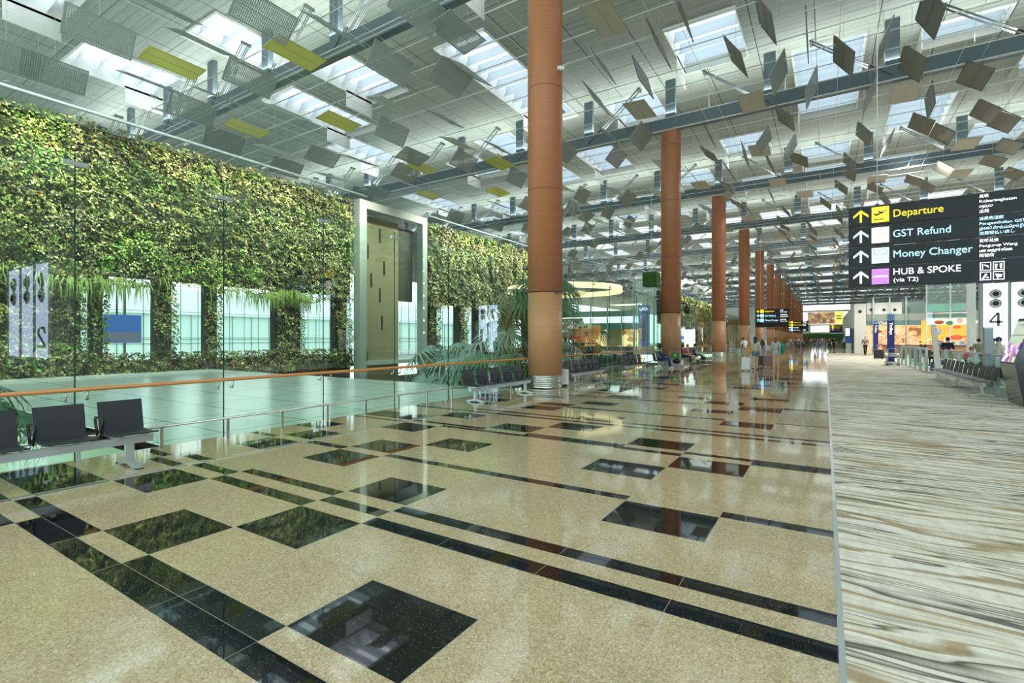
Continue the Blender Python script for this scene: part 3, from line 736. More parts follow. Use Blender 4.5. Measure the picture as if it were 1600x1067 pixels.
# ------------------------------------------------------------------ palms
def frond_mesh(nblades, rad, droop, seed):
    rnd = random.Random(seed); mb = MB(); vs = []; fs = []
    for i in range(nblades):
        a = math.radians(-140+280*i/(nblades-1))+rnd.uniform(-.03, .03); d = Vector((math.cos(a), math.sin(a), 0)); n_ = Vector((-d.y, d.x, 0))
        ln = rad*(.8+.2*math.cos(a))*rnd.uniform(.92, 1.05); o = len(vs)
        for s, wd, z in ((0, .006, 0), (.35, .026, .03), (.7, .019, -.02-droop*.15), (.9, .010, -.05-droop*.45), (1.0, .002, -.06-droop*rnd.uniform(.8, 1.2))):
            p = d*ln*s; p.z = z*rad
            vs += [p-n_*wd*rad*1.6, p+Vector((0, 0, .012*rad)), p+n_*wd*rad*1.6]
        for s in range(4): b = o+3*s; fs += [(b, b+1, b+4, b+3), (b+1, b+2, b+5, b+4)]
    mb.add(vs, fs, 0, False); return mb
FR = [frond_mesh(21, .95, .5, s) for s in range(3)]
FD = {}
def palm(lab, x, y, z0, h, n, rad, m, seed, droop=0):
    rnd = random.Random(seed); t = thing('fan_palm', lab, 'palm', (x, y, z0), 0, 'fan palms in the garden')
    MB().tube([(0, 0, 0), (.05, .03, h*.5), (0, 0, h)], [.16, .12, .10], 10).build('trunk', TRUNK, t)
    for i in range(n):
        a = i*2.399+rnd.uniform(-.2, .2); el = rnd.uniform(-.25, 1.15); L_ = rad*rnd.uniform(.75, 1.1)
        d = Vector((math.cos(a)*math.cos(el), math.sin(a)*math.cos(el), math.sin(el)))
        tip = Vector((0, 0, h))+d*L_
        mid = Vector((0, 0, h))+d*L_*.5+Vector((0, 0, .12*L_))
        st = MB().tube([(0, 0, h-.05), mid, tip], [.022, .016, .012], 6).build('frond', m, t)
        key = (i % 3, m.name)
        if key not in FD:
            FD[key] = FR[i % 3].build('fan_leaf', m, st, fix=False); f = FD[key]
        else: f = FD[key].copy(); C.objects.link(f); f.parent = st
        f.location = tip; s = rad*.85*rnd.uniform(.85, 1.15); f.scale = (s, s, s)
        f.rotation_euler = (rnd.uniform(-.25, .25), math.radians(rnd.uniform(30, 62))-el*.45, a+rnd.uniform(-.3, .3))
palm('fan palm with grey-green fronds behind the bench left of the nearest column', -10.6, 15.4, -1.5, 2.2, 11, 1.3, PALMG, 1)
palm('fan palm with tall dark green fronds just left of the nearest column, behind the glass', -10.0, 16.6, -1.5, 3.6, 16, 1.35, PALMM, 2)
palm('low grey-green fan palm below the portal frame', -12.8, 15.2, -1.5, 1.6, 11, 1.3, PALMG, 3)
palm('low grey-green fan palm between the portal palm and the bench palm', -11.6, 14.6, -1.5, 1.1, 10, 1.3, PALMG, 4)
palm('tall dark fan palm right of the nearest column, behind the glass', -10.9, 19.6, -1.5, 4.4, 18, 1.5, PALMM, 5)
palm('low pale fan palm right of the nearest column, near the handrail', -9.8, 19.0, -1.5, 1.8, 10, 1.3, PALMG, 6)
palm('dark fan palm behind the second bench past the nearest column', -10.6, 23.2, -1.5, 2.6, 14, 1.3, PALMM, 7)
palm('fan palm in the pit at the left edge of the picture', -10.5, 1.55, -4, 4.35, 12, .9, PALMM, 8)
palm('distant green palm between the third and fourth columns', -11.5, 74, -1.5, 4.2, 18, 2.2, PALMM, 9)
palm('low grey-green fan palm nearest the column, under the tall dark one', -9.6, 13.9, -1.5, 1.7, 10, 1.2, PALMM, 12)

# ------------------------------------------------------------------ benches
def bench(lab, x, y0, n, rz=0, arms=True, legs=None, pitch=.6, grp='charcoal bench seating by the glass wall'):
    t = thing('bench_seating', lab, 'bench', (x, y0, 0), rz, grp)
    yl = (n-1)*pitch
    MB().box(-.26, -.20, -.25, yl+.25, .275, .365).build('beam', ALU, t)
    for y in (legs or (0.0, yl)):
        mb = MB(); mb.box(-.255, -.205, y-.045, y+.045, .05, .28)
        mb.prism([(-.53, .0), (-.53, .03), (-.30, .075), (-.16, .075), (.07, .03), (.07, 0), (-.05, 0), (-.2, .03), (-.3, .03), (-.42, 0)], 'y', y-.035, y+.035)
        l_ = mb.build('leg', ALU, t)
        MB().box(-.54, -.47, y-.04, y+.04, 0, .012).build('foot_pad', BLK, l_); MB().box(.01, .08, y-.04, y+.04, 0, .012).build('foot_pad', BLK, l_)
    sp = [(-.44, .425), (-.40, .405), (-.25, .398), (-.08, .402), (-.01, .412), (0, .425), (-.01, .432), (-.08, .422), (-.25, .416), (-.40, .424)]
    bp = [(-.44, .42), (-.455, .50), (-.475, .62), (-.515, .80), (-.530, .80), (-.492, .62), (-.472, .50), (-.457, .42)]
    sb = bb = ab = kb = None
    for i in range(n):
        y = i*pitch; a = -.235
        for nm in 'sbk':
            pass
        if sb is None:
            sb = MB().prism(sp, 'y', -.23, .23).build('seat', SEAT, t); bb = MB().prism(bp, 'y', -.235, .235).build('backrest', SEAT, t)
            mm = MB(); mm.box(-.36, -.12, -.17, -.13, .365, .402); mm.box(-.36, -.12, .13, .17, .365, .402); kb = mm.build('seat_bracket', ALU, t)
            am = MB(); am.tube([(-.30, 0, .42), (-.375, 0, .61), (-.36, 0, .635), (-.13, 0, .635), (-.115, 0, .61), (-.20, 0, .42)], .015, 8); 
            if arms: ab = am.build('armrest', BLK, t); ab.location = (0, pitch/2, 0)
        else:
            for q in (sb, bb, kb):
                c = q.copy(); C.objects.link(c); c.parent = t; c.location = (0, y, 0)
            if arms and i < n-1: c = ab.copy(); C.objects.link(c); c.parent = t; c.location = (0, y+pitch/2, 0)
    return t
bench('charcoal bench with silver legs by the glass wall, at the left edge of the picture', -7.14, -.33, 6)
bench('charcoal bench of five seats by the glass, just left of the nearest column', -7.14, 9.95, 5)
bench('charcoal bench of five seats just right of the nearest column', -7.14, 15.7, 5)
bench('charcoal bench of five seats, second past the nearest column', -7.14, 21.1, 5)
bench('charcoal bench where a woman in navy sits, left of the second column', -7.14, 26.0, 4)
bench('charcoal bench where people sit just right of the second column', -7.14, 30.5, 8)
bench('long black bench facing the walkway on the carpet, by the railing', 3.4, 25.0, 11, PI, False, (0.3, 3.5, 6.6), .66, 'black benches back to back on the carpet')
bench('black bench standing back to back with the long one, nearer the cafe', 4.75, 18.4, 6, 0, False, None, .66, 'black benches back to back on the carpet')

# ------------------------------------------------------------------ lettering
def text(parent, s, x0, x1, z, h, m, y=-.004, name='lettering', face='x'):
    if not s: return None
    cu = bpy.data.curves.new(name, 'FONT'); cu.body = s; cu.size = h/.70; cu.extrude = .001; cu.offset = .0; cu.materials.append(m)
    o = bpy.data.objects.new(name, cu); C.objects.link(o); bpy.context.view_layer.update()
    wd = max(o.dimensions.x, .01); o.parent = parent
    o.location = (x0, y, z); o.rotation_euler = (PI/2, 0, 0)
    me = bpy.data.meshes.new_from_object(o); bpy.data.objects.remove(o)
    o = bpy.data.objects.new(name, me); C.objects.link(o); o.parent = parent; o.location = (x0, y, z); o.rotation_euler = (PI/2, 0, 0)
    if x1 is not None: k = (x1-x0)/wd; o.scale = (k, 1, 1)
    return o
YEL = glow('sign_yellow', (1, .68, .02), 1.0); SKY = glow('sign_light_blue', (.35, .75, 1), 1.1); WHT = glow('sign_white', (1, 1, .98), 1.1); SKYD = glow('sign_pale_blue', (.55, .85, 1), 1.0)
PUR = glow('sign_purple', (.45, .18, .65), .7); INK = mat('sign_ink', (.02, .03, .03), .5); INKB = mat('sign_ink_blue', (.02, .15, .35), .5)
def arrow(parent, cx, cz, s, m, ang=0, y=-.01):
    mb = MB(); ca, sa = math.cos(ang), math.sin(ang)
    def P(a, b): return (cx+(a*ca-b*sa)*s, cz+(a*sa+b*ca)*s)
    for poly in ([(-.07, -.5), (.07, -.5), (.07, .3), (-.07, .3)], [(0, .5), (-.5, .05), (-.5, -.14), (0, .31)], [(0, .5), (0, .31), (.5, -.14), (.5, .05)]):
        mb.prism([P(*p) for p in poly], 'y', y-.004, y)
    return mb.build('arrow', m, parent)
SY = 13.3
def SXp(px): return xat(px, SY)
sg = thing('direction_sign', 'large four-row charcoal direction sign hanging over the carpet, Departure on top', 'sign', (0, SY, 0))
tiers = [(4.06, 4.48), (3.62, 4.03), (3.18, 3.59), (2.72, 3.14)]
xl, xr = .435, 4.1
rows = []
for (z0, z1) in tiers: rows.append(MB().box(xl, xr, 0, .16, z0, z1).build('sign_row', SIGNM, sg))
mb = MB()
for x in (.95, 2.45, 3.7):
    mb.box(x-.03, x+.03, .04, .12, 2.8, 4.52)
mb.build('hanger_bracket', BLK, sg)
for x in (.95, 3.7): MB().tube([(x, .08, 4.5), (x, .08, 13.8)], .008, 6).build('hanger_rod', WIRE, sg)
ix0, ix1 = SXp(1362), SXp(1389); ic = (ix0+ix1)/2; ih = .165
for i, ((z0, z1), m1, m2) in enumerate(zip(tiers, (YEL, SKYD, SKYD, WHT), (YEL, WHT, SKYD, PUR))):
    zc = (z0+z1)/2; arrow(rows[i], SXp(1345), zc-.0, .27, m1)
    MB().box(ix0, ix1, -.012, 0, zc-ih, zc+ih).build('pictogram_panel', m2, rows[i])
def poly(parent, pts, m, name='pictogram', y=-.014):
    mb = MB()
    for p in pts: mb.prism(p, 'y', y-.002, y)
    return mb.build(name, m, parent)
z = 4.27; k = (ix1-ix0)
poly(rows[0], [[(ix0+k*.12, z-.115), (ix1-k*.3, z-.115), (ix1-k*.3, z-.09), (ix0+k*.12, z-.09)],
    [(ix0+k*.15, z+.0), (ix0+k*.3, z-.03), (ix1-k*.15, z+.075), (ix1-k*.12, z+.1), (ix1-k*.3, z+.07)],
    [(ix0+k*.3, z+.07), (ix0+k*.42, z+.08), (ix0+k*.72, z+.02), (ix0+k*.6, z+.01)], [(ix0+k*.08, z+.03), (ix0+k*.16, z+.04), (ix0+k*.28, z-.01), (ix0+k*.2, z-.02)]], INK)
text(rows[1], 'eTRS', ix0+.03, ix1-.04, 3.80, .07, mat('logo_grey_violet', (.16, .14, .34), .5), -.014)
poly(rows[1], [[(ix0+k*.15, 3.75), (ix0+k*.8, 3.79), (ix0+k*.8, 3.80), (ix0+k*.15, 3.765)]], mat('logo_red', (.7, .15, .1), .5))
def ring(parent, cx, cz, r, m, y=-.016, n=16):
    mb = MB()
    for i in range(n):
        a, b = 2*PI*i/n, 2*PI*(i+1)/n
        mb.prism([(cx+r*math.cos(a), cz+r*math.sin(a)), (cx+r*math.cos(b), cz+r*math.sin(b)), (cx+r*.72*math.cos(b), cz+r*.72*math.sin(b)), (cx+r*.72*math.cos(a), cz+r*.72*math.sin(a))], 'y', y-.001, y)
    return mb.build('coin', m, parent)
z = 3.385
poly(rows[2], [[(ix0+.03, z+.13), (ix1-.03, z+.13), (ix1-.03, z+.118), (ix0+.03, z+.118)], [(ix0+.03, z+.02), (ix1-.03, z+.02), (ix1-.03, z+.032), (ix0+.03, z+.032)], [(ix0+.03, z+.02), (ix0+.042, z+.02), (ix0+.042, z+.13), (ix0+.03, z+.13)], [(ix1-.042, z+.02), (ix1-.03, z+.02), (ix1-.03, z+.13), (ix1-.042, z+.13)]], INKB)
for a, b in ((.5, .075), (.3, -.07), (.62, -.1), (.7, .0)): ring(rows[2], ix0+k*a, z+b, .032, INKB)
text(rows[3], 'HUB&SPOKE', ix0+.02, ix1-.02, 2.915, .035, WHT, -.014)
tx = SXp(1394.7)
text(rows[0], 'Departure', tx, SXp(1472.5), 4.19, .15, YEL)
text(rows[1], 'GST Refund', tx, SXp(1484.5), 3.755, .15, SKY)
text(rows[2], 'Money Changer', tx, SXp(1518.5), 3.32, .15, SKY)
text(rows[3], 'HUB & SPOKE', tx, SXp(1500), 2.95, .135, WHT); text(rows[3], '(via T2)', tx+.01, SXp(1434), 2.80, .085, WHT)
t2 = SXp(1529.7)
def lines4(row, z0, z1, items, m):
    n = len(items); st = (z1-z0)/n
    for i, (s, x1) in enumerate(items):
        text(row, s, t2, SXp(x1), z1-(i+1)*st+.02, .052, m)
lines4(rows[0], 4.07, 4.47, [('离境', 1544), ('Keberangkatan', 1587.5), ('புறப்பாடு', 1551), ('出発', 1544.5)], WHT)
lines4(rows[1], 3.63, 4.02, [('消费税退款', 1568), ('Pengembalian GST', 1602), ('ஜிஎஸ்டி திரும்பப்பெறும் இடம்', 1606), ('消費税払い戻し', 1585)], SKYD)
lines4(rows[2], 3.19, 3.58, [('货币兑换', 1560), ('Pengurup Wang', 1589), ('பண மாற்றுச் சேவை', 1581), ('両替所', 1553)], WHT)
for a in range(2):
    for b in range(2):
        x0 = t2+.01+a*.19; z0 = 2.745+b*.19; w_ = .165; q = rows[3]
        poly(q, [[(x0, z0), (x0+w_, z0), (x0+w_, z0+.012), (x0, z0+.012)], [(x0, z0+w_-.012), (x0+w_, z0+w_-.012), (x0+w_, z0+w_), (x0, z0+w_)], [(x0, z0), (x0+.012, z0), (x0+.012, z0+w_), (x0, z0+w_)], [(x0+w_-.012, z0), (x0+w_, z0), (x0+w_, z0+w_), (x0+w_-.012, z0+w_)]], WHT)
        if a == 0 and b == 1: ps = [[(x0+.03, z0+.03), (x0+.045, z0+.03), (x0+.045, z0+.13), (x0+.03, z0+.13)], [(x0+.05, z0+.12), (x0+.12, z0+.10), (x0+.135, z0+.05), (x0+.08, z0+.09)]]
        elif b == 1: ps = [[(x0+.035, z0+.03), (x0+.055, z0+.03), (x0+.065, z0+.12), (x0+.025, z0+.12)], [(x0+.105, z0+.03), (x0+.125, z0+.03), (x0+.135, z0+.12), (x0+.095, z0+.12)]]
        elif a == 0: ps = [[(x0+.03, z0+.03), (x0+.06, z0+.03), (x0+.11, z0+.12), (x0+.08, z0+.13)], [(x0+.08, z0+.05), (x0+.13, z0+.03), (x0+.12, z0+.07)]]
        else: ps = [[(x0+.03, z0+.12), (x0+.05, z0+.06), (x0+.12, z0+.05), (x0+.135, z0+.10)], [(x0+.06, z0+.02), (x0+.08, z0+.02), (x0+.08, z0+.045), (x0+.06, z0+.045)]]
        poly(q, ps, WHT)

def small_sign(lab, x0, Y, z0, z1, wd, rws, dirs, extra=0):
    t = thing('direction_sign', lab, 'sign', (x0, Y, 0), 0, None); n = len(rws)+extra; h = (z1-z0)/n
    for i in range(n):
        zz = z1-(i+1)*h; rw = MB().box(0, wd, 0, .16, zz+.02, zz+h).build('sign_row', SIGNM, t)
        if i < len(rws):
            s, m = rws[i]; arrow(rw, .28, zz+h/2, .36, m, dirs[i]); MB().box(.5, .85, -.012, 0, zz+.08, zz+h-.07).build('pictogram_panel', m, rw)
            text(rw, s[0], .95, .95+s[1], zz+h*.33, .19, m); text(rw, s[2], wd*.74, wd*.74+s[3], zz+h*.55, .10, WHT); text(rw, s[4], wd*.74, wd*.74+s[5], zz+h*.2, .10, WHT)
    for x in (.5, wd-.5): MB().tube([(x, .08, z1), (x, .08, 13.8)], .02, 6).build('hanger_rod', WIRE, t)
    return t
small_sign('small charcoal direction sign hanging before the fifth column, its top arrow pointing left', -6.9, 64, 2.85, 4.95, 3.4,
    [(('Departure', .95, '离境', .3, 'Keberangkatan', .7), YEL), (('GST Refund', 1.1, '消费税退款', .7, 'Pengembalian GST', .8), SKY), (('Money Changer', 1.4, '货币兑换', .6, 'Pengurup Wang', .7), SKY)], [PI/2, 0, -PI/4], 1)
small_sign('charcoal direction sign farther off, with two yellow rows', -6.6, 118, 2.95, 5.1, 3.6,
    [(('Departure', 1.3, '离境', .6, '出発', .6), YEL), (('Arrival', 1.6, '到达', .5, '到着', .5), YEL), (('Lounge', .9, '', .1, '', .1), WHT), (('GST Refund', 1.2, '退款', .5, 'GST', .5), SKY)], [0, 0, 0, 0])
small_sign('charcoal direction sign under the far billboard, two yellow rows above a purple one', 1.2, 180, 3.2, 5.6, 4.2,
    [(('Departure', 1.8, '离境', .6, '出発', .6), YEL), (('Arrival', 1.5, '到达', .6, '到着', .6), YEL), (('Lounge', 1.2, '', .1, '', .1), PUR)], [0, 0, 0], 1)

# ------------------------------------------------------------------ check-in row portals 2, 3, 4
PANELW = glow('backlit_white_panel', (.60, .74, 1), 3.2)
def portal(num, Y, lab, x0=None, pw=None, zb=.35, zt=None):
    t = thing('row_portal', lab, 'portal', (0, Y, 0), 0, None)
    gap = .22; zt = zt or zat(1555, 442.5, 36.9)
    if x0 is None: x0 = xat(1538, 36.9); pw = xat(1573, 36.9)-x0
    for i in range(3):
        a = x0+i*(pw+gap)
        p = MB().box(a, a+pw, 0, .3, zb, zt).build('light_panel', PANELW, t)
        for z in (zt-.58, zt-1.10):
            mb = MB()
            for rr, d, mi in ((.26, .0, 0), (.19, .03, 1), (.13, .06, 2)):
                mb.lathe([(rr, 0), (rr, .03+d), (.02, .035+d)], n=24, mi=mi)
            o = mb.build('speaker_ring', [ALU, WHITE, BLK], p); o.rotation_euler = (PI/2, 0, 0); o.location = (a+pw/2, 0, z)
        if i == 0:
            NG = mat('numeral_grey', (.16, .18, .18), .5); zz = zt-2.95 if num == '2' else 2.24; k = pw*.60; x_ = a+pw*.2; hh = .75
            if num == '4': pl = [[(.60, 0), (.82, 0), (.82, 1), (.60, 1)], [(.0, .24), (1.05, .24), (1.05, .40), (.0, .40)], [(.0, .38), (.22, .38), (.80, 1), (.58, 1)]]
            else: pl = [[(0, 0), (1, 0), (1, .13), (0, .13)], [(0, .1), (.2, .1), (1.0, .62), (.84, .70)], [(.84, .6), (1.0, .6), (.98, .82), (.8, .88)], [(.8, .85), (.98, .82), (.7, 1), (.5, .9)], [(.55, .87), (.55, 1), (.2, .98), (.1, .85), (.3, .88)], [(.02, .68), (.18, .68), (.28, .9), (.15, .95)]]
            for q in pl[:]: pass
            mb = MB()
            for q in pl: mb.prism([(x_+u*k, zz+v*hh) for u, v in q], 'y', -.03, -.002)
            mb.build('numeral', NG, p)
    for i in range(4):
        a = x0-gap+i*(pw+gap); MB().box(a+.04, a+gap-.04, -.03, .4, 0, 4.6).build('post', mat('portal_grey', (.28, .32, .31), .4, .3), t)
    MB().box(x0-.65, x0-.36, -.1, .5, 0, 4.62).build('white_pier', WHITE, t)
    return t
portal('4', 36.9, 'tall backlit white check-in panels with two round fittings each, numbered 4')
portal('2', 5.8, 'tall backlit white check-in panels, numbered 2, mirrored in the garden glass', 5.9, 1.36, .9, 4.2)

# ------------------------------------------------------------------ kiosk
t = thing('information_kiosk', 'angular black kiosk with a leaning lit touch screen at the right edge', 'kiosk', (3.72, 16.0, 0))
prof = [(.16, 0), (0.0, .98), (.34, 2.08), (.62, 2.08), (.95, .98), (.78, 0)]
kb = MB().prism(prof, 'y', 0, 1.1); kb.build('body', mat('kiosk_black', (.012, .016, .016), .15, 0, .6), t)
MB().prism([(.15, 0), (-.012, .98), (.0, .98), (.162, 0)], 'y', -.002, 1.102).build('lower_shield', mat('kiosk_shield', (.16, .18, .17), .12, .8), t)
MB().prism([(-.012, .98), (.328, 2.08), (.34, 2.08), (0, .98)], 'y', -.002, 1.102).build('bezel', mat('kiosk_bezel', (.03, .035, .035), .3), t)
def kq(y0, y1, a, b, nm, m, off=.016):
    P = lambda s: (-.012+.34*s-off, .98+1.10*s)
    return MB().prism([P(a), P(b), (P(b)[0]+.006, P(b)[1]), (P(a)[0]+.006, P(a)[1])], 'y', y0, y1).build(nm, m, t)
def m_screen():
    m = mat('kiosk_pictures', rough=.3); b = bsdf(m); v = objcoord(m, (3, 3, 4)); vo = N(m, 'ShaderNodeTexVoronoi'); vo.inputs['Scale'].default_value = 2.2; L(m, v, vo.inputs['Vector'])
    c = ramp(m, sep(m, vo.outputs['Color'])[0], [(0, (.10, .03, .2)), (.3, (.35, .12, .45)), (.55, (.65, .65, .6)), (.8, (.2, .3, .12)), (1, (.5, .3, .15))])
    L(m, c, b.inputs['Base Color']); L(m, c, b.inputs['Emission Color']); b.inputs['Emission Strength'].default_value = .9; return m
kq(.07, 1.03, .46, .93, 'screen_upper', glow('kiosk_light', (.66, .78, .62), .38)); kq(.07, 1.03, .04, .46, 'screen_lower', m_screen())
kq(.1, .9, .62, .635, 'text_line', mat('kiosk_line', (.5, .4, .05), .5), .02); kq(.35, .75, .84, .855, 'text_line', mat('kiosk_line2', (.2, .25, .2), .5), .02); kq(.07, .14, .6, .75, 'orange_tab', glow('kiosk_orange', (.9, .4, .02), .8), .02)

# ------------------------------------------------------------------ railings, posts, leaning panel
RG = mat('grey_railing', (.38, .45, .44), .35, .5)
def railing(lab, x, ys, step, h=1.13):
    t = thing('railing', lab, 'railing', (x, 0, 0)); y = ys[0]
    MB().box(-.045, .045, ys[0]-.05, ys[1]+.05, h-.05, h).build('top_rail', RG, t)
    b0 = None
    while y <= ys[1]+.01:
        o = MB().box(-.05, .05, -.05, .05, 0, h-.05).build('post', RG, t) if b0 is None else b0.copy()
        if b0 is None: b0 = o
        else: C.objects.link(o); o.parent = t
        o.location = (0, y, 0); y += step
    t2 = MB().box(-.008, .008, ys[0], ys[1], .12, h-.1).build('glass_infill', GLASS2, t)
    return t
railing('grey post railing on the carpet, far part beside the trolley stack', 3.98, (29.9, 38.6), 1.74)
railing('grey post railing on the carpet behind the black benches', 4.15, (17.0, 26.6), 2.4)
t = thing('square_pylon', 'thick square grey pylon standing among the benches and railing', 'post', (4.14, 20.3, 0))
MB().box(-.1, .1, -.1, .1, 0, 1.9).build('shaft', mat('pylon_grey', (.26, .31, .30), .4, .2), t); MB().box(-.11, .11, -.11, .11, 1.88, 1.93).build('cap', RG, t)
t = thing('leaning_panel', 'pale panel leaning sideways beside the seated group', 'panel', (4.08, 28.3, 0))
MB().prism([(0, 0), (.22, 0), (.02, 2.2), (-.16, 2.2)], 'y', 0, .12).build('panel', mat('pale_board', (.62, .64, .56), .5), t); MB().box(-.08, .32, -.1, .25, 0, .03).build('base', RG, t)

# ------------------------------------------------------------------ cafe and shops on the right
WOODC = mat('counter_wood', (.42, .19, .06), .45); 
t = thing('cafe_counter', 'long wood-fronted cafe counter with a dark top', 'counter', (0, 49.5, 0))
MB().box(3.9, 14, 0, .7, .08, .98).build('front', WOODC, t); MB().box(3.8, 14.1, -.08, .8, .98, 1.06).build('worktop', DARKW, t); MB().box(4, 14, .03, .6, 0, .08).build('plinth', DARKW, t)
mb = MB()
for i in range(14): mb.box(4.3+.7*i, 4.31+.7*i, -.004, 0, .08, .98)
mb.build('board_joints', mat('joint_brown', (.18, .07, .02), .6), t)
t = thing('coffee_machine', 'white and steel coffee machine on the cafe counter', 'machine', (9.6, 49.8, 1.06)); MB().box(-.5, .5, 0, .4, 0, .42).build('body', ALU, t); MB().box(-.2, .2, -.02, 0, .05, .38).build('panel', WHITE, t)
for i, (x, c) in enumerate([(8.2, (.7, .72, .7)), (8.7, (.6, .62, .6)), (7.4, (.1, .1, .1))]):
    o = thing('counter_box', ['pale box on the cafe counter left of the coffee machine', 'grey box on the cafe counter next to the coffee machine', 'black till on the cafe counter'][i], 'box', (x, 49.7, 1.06))
    MB().box(-.17, .17, 0, .3, 0, .34).build('case', mat('boxc%d' % i, c, .4), o); MB().box(-.1, .1, -.01, 0, .1, .26).build('display', mat('box_face', (.2, .25, .3), .3), o)
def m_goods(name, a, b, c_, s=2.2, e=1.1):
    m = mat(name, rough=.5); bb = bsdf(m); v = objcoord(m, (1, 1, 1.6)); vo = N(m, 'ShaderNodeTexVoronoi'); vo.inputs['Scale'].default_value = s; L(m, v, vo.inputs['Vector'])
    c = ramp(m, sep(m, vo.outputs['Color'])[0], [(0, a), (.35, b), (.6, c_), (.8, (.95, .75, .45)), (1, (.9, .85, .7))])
    L(m, c, bb.inputs['Base Color']); L(m, c, bb.inputs['Emission Color']); bb.inputs['Emission Strength'].default_value = e; return m  # goods emit their own colours, standing in for shop lighting
AMB = glow('amber_interior', (1, .48, .08), .55); CREAM = glow('cream_interior', (1, .74, .45), .35); FASC = mat('fascia_green_grey', (.33, .38, .33), .6); TEALF = mat('teal_fascia', (.12, .24, .26), .5)  # interior surfaces glow by themselves in place of shop lighting
# candy shop (amber) at Y 56
Y1 = 56; xa, xb = xat(1447, Y1), xat(1525, Y1)
t = thing('sweet_shop', 'amber-lit sweet shop window behind the cafe, red shapes on its glass', 'shop', (0, Y1, 0))
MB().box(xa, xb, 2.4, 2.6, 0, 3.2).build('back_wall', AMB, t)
MB().box(xa, xb, 0, .1, 0, 1.05).build('stall_riser', mat('riser_teal', (.3, .42, .40), .5), t)
MB().box(xa, xb, -.1, .1, 2.75, 3.2).build('fascia', glow('pale_yellow_fascia', (.85, .85, .5), .65), t)
MB().box(xa, xb, 0, 2.6, 3.2, 3.35).build('soffit', WHITE, t)
RED = glow('red_shape', (.75, .06, .02), .7); 
for i in range(3): MB().box(xa+.2+i*1.1, xa+1.1+i*1.1, 1.6, 2.0, 1.0, 1.5+.15*(i % 2)).build('shelf_goods', m_goods('sweets', (.5, .05, .02), (.8, .3, .05), (.7, .12, .05), 6, .6), t)
def blob(px, py, rx, rz, m, nm='sign_shape', tt=None, Yp=Y1, off=-.14):
    x = xat(px, Yp); z = zat(px, py, Yp); o = MB().lathe([(1, 0), (.98, .04), (.5, .06)], n=20).build(nm, m, tt or t); o.rotation_euler = (PI/2, 0, 0); o.location = (x, off, z); o.scale = (rx, rz, 1)
blob(1467, 503.5, .32, .17, mat('sign_brown_red', (.35, .04, .02), .5)); blob(1483, 504.5, .24, .17, mat('sign_green', (.02, .22, .08), .5)); blob(1499, 501, .18, .22, mat('sign_pink', (.7, .4, .35), .5)); blob(1518, 503, .4, .14, glow('sign_white2', (1, .9, .75), .8))
for px, py, a, b in ((1495, 511, .25, .12), (1494, 527, .42, .2), (1515, 526, .45, .12), (1465, 518, .2, .3)):
    blob(px, py, a, b, RED if px != 1465 else mat('poster_blue', (.25, .3, .5), .5), 'window_sticker')
for px in (1447.5, 1484.5, 1522): x = xat(px, Y1); MB().box(x-.05, x+.05, -.15, -.05, 0, 6.3).build('mullion', RG, t)
MB().box(xa, xb, -.1, -.06, 3.25, 6.2).build('upper_glass', GLASS2, t)
mb = MB().box(xa, xb, .5, .8, 3.9, 4.6); mb.build('teal_balustrade', mat('teal_band', (.25, .45, .42), .3), t)
# chocolate shop at Y 75
Y2 = 75; xa2, xb2 = xat(1354, Y2), xat(1448, Y2)
t = thing('chocolate_shop', 'warm-lit shop with a teal fascia and glowing letters, left of the amber one', 'shop', (0, Y2, 0))
MB().box(xa2, xb2, 3, 3.2, 0, 3.2).build('back_wall', m_goods('chocolate_goods', (.25, .10, .04), (.8, .45, .2), (1, .7, .4), 1.6, .28), t)
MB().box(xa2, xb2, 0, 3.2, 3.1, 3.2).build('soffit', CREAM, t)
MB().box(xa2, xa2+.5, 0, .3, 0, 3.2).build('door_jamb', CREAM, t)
zf = lambda py: zat(1400, py, Y2)
MB().box(xa2+.02, xb2, -.3, .1, zf(508), zf(500.5)).build('teal_fascia', TEALF, t)
MB().box(xa2+.02, xb2, -.2, .2, zf(500.5), zf(490.5)).build('grey_band', FASC, t)
text(t, 'Choco', xat(1373, Y2), xat(1387, Y2), zf(507), .42, glow('shop_letters', (1, .62, .45), 1.0), -.32)
w2 = MB(); w2.box(xa2+.02, xat(1361.5, Y2), 0, .3, zf(490.5), zf(472)); w2.box(xat(1365, Y2), xat(1409, Y2), 0, .3, zf(490.5), zf(472)); w2.build('white_panels', WHITE, t)
for px in (1361, 1381, 1398): blob(px, 484, .17, .17, BLK, 'round_hole', t, Y2, -.02)
for px in (1364, 1389.5, 1415): x = xat(px, Y2); MB().box(x-.07, x+.07, -.5, -.35, 0, 6.6).build('mullion', RG, t)
MB().box(xat(1409, Y2), xb2, .1, .14, zf(490.5), zf(470)).build('upper_glass', GLASS2, t)
for px in (1362, 1376, 1402, 1425): x = xat(px, Y2); MB().box(x-.55, x+.55, 1.2, 1.6, .9, 2.2).build('display_case', m_goods('display_case_goods', (.5, .2, .1), (1, .7, .4), (.7, .3, .2), 5, .28), t)
# white pier and grey block
struct(MB().box(xat(1335, Y2), xat(1354.5, Y2)-.1, Y2-.2, Y2+1, 0, zf(473)).build('wall_pier', WHITE))
t = thing('camera_pier_fitting', 'round black fitting high on the white pier by the shops', 'fitting', (xat(1343.5, Y2), Y2-.2, zf(485.5))); o = MB().lathe([(.19, 0), (.19, .05), (.1, .08)], n=20).build('disc', BLK, t); o.rotation_euler = (PI/2, 0, 0)
struct(MB().box(3.02, 3.9, Y2+1, 124, 2.85, 5.75).build('wall_block', GWALL))
struct(MB().box(3.2, 9, 90, 124, 0, 2.85).build('wall_block_lower', mat('dark_grey_wall', (.16, .18, .17), .6)))
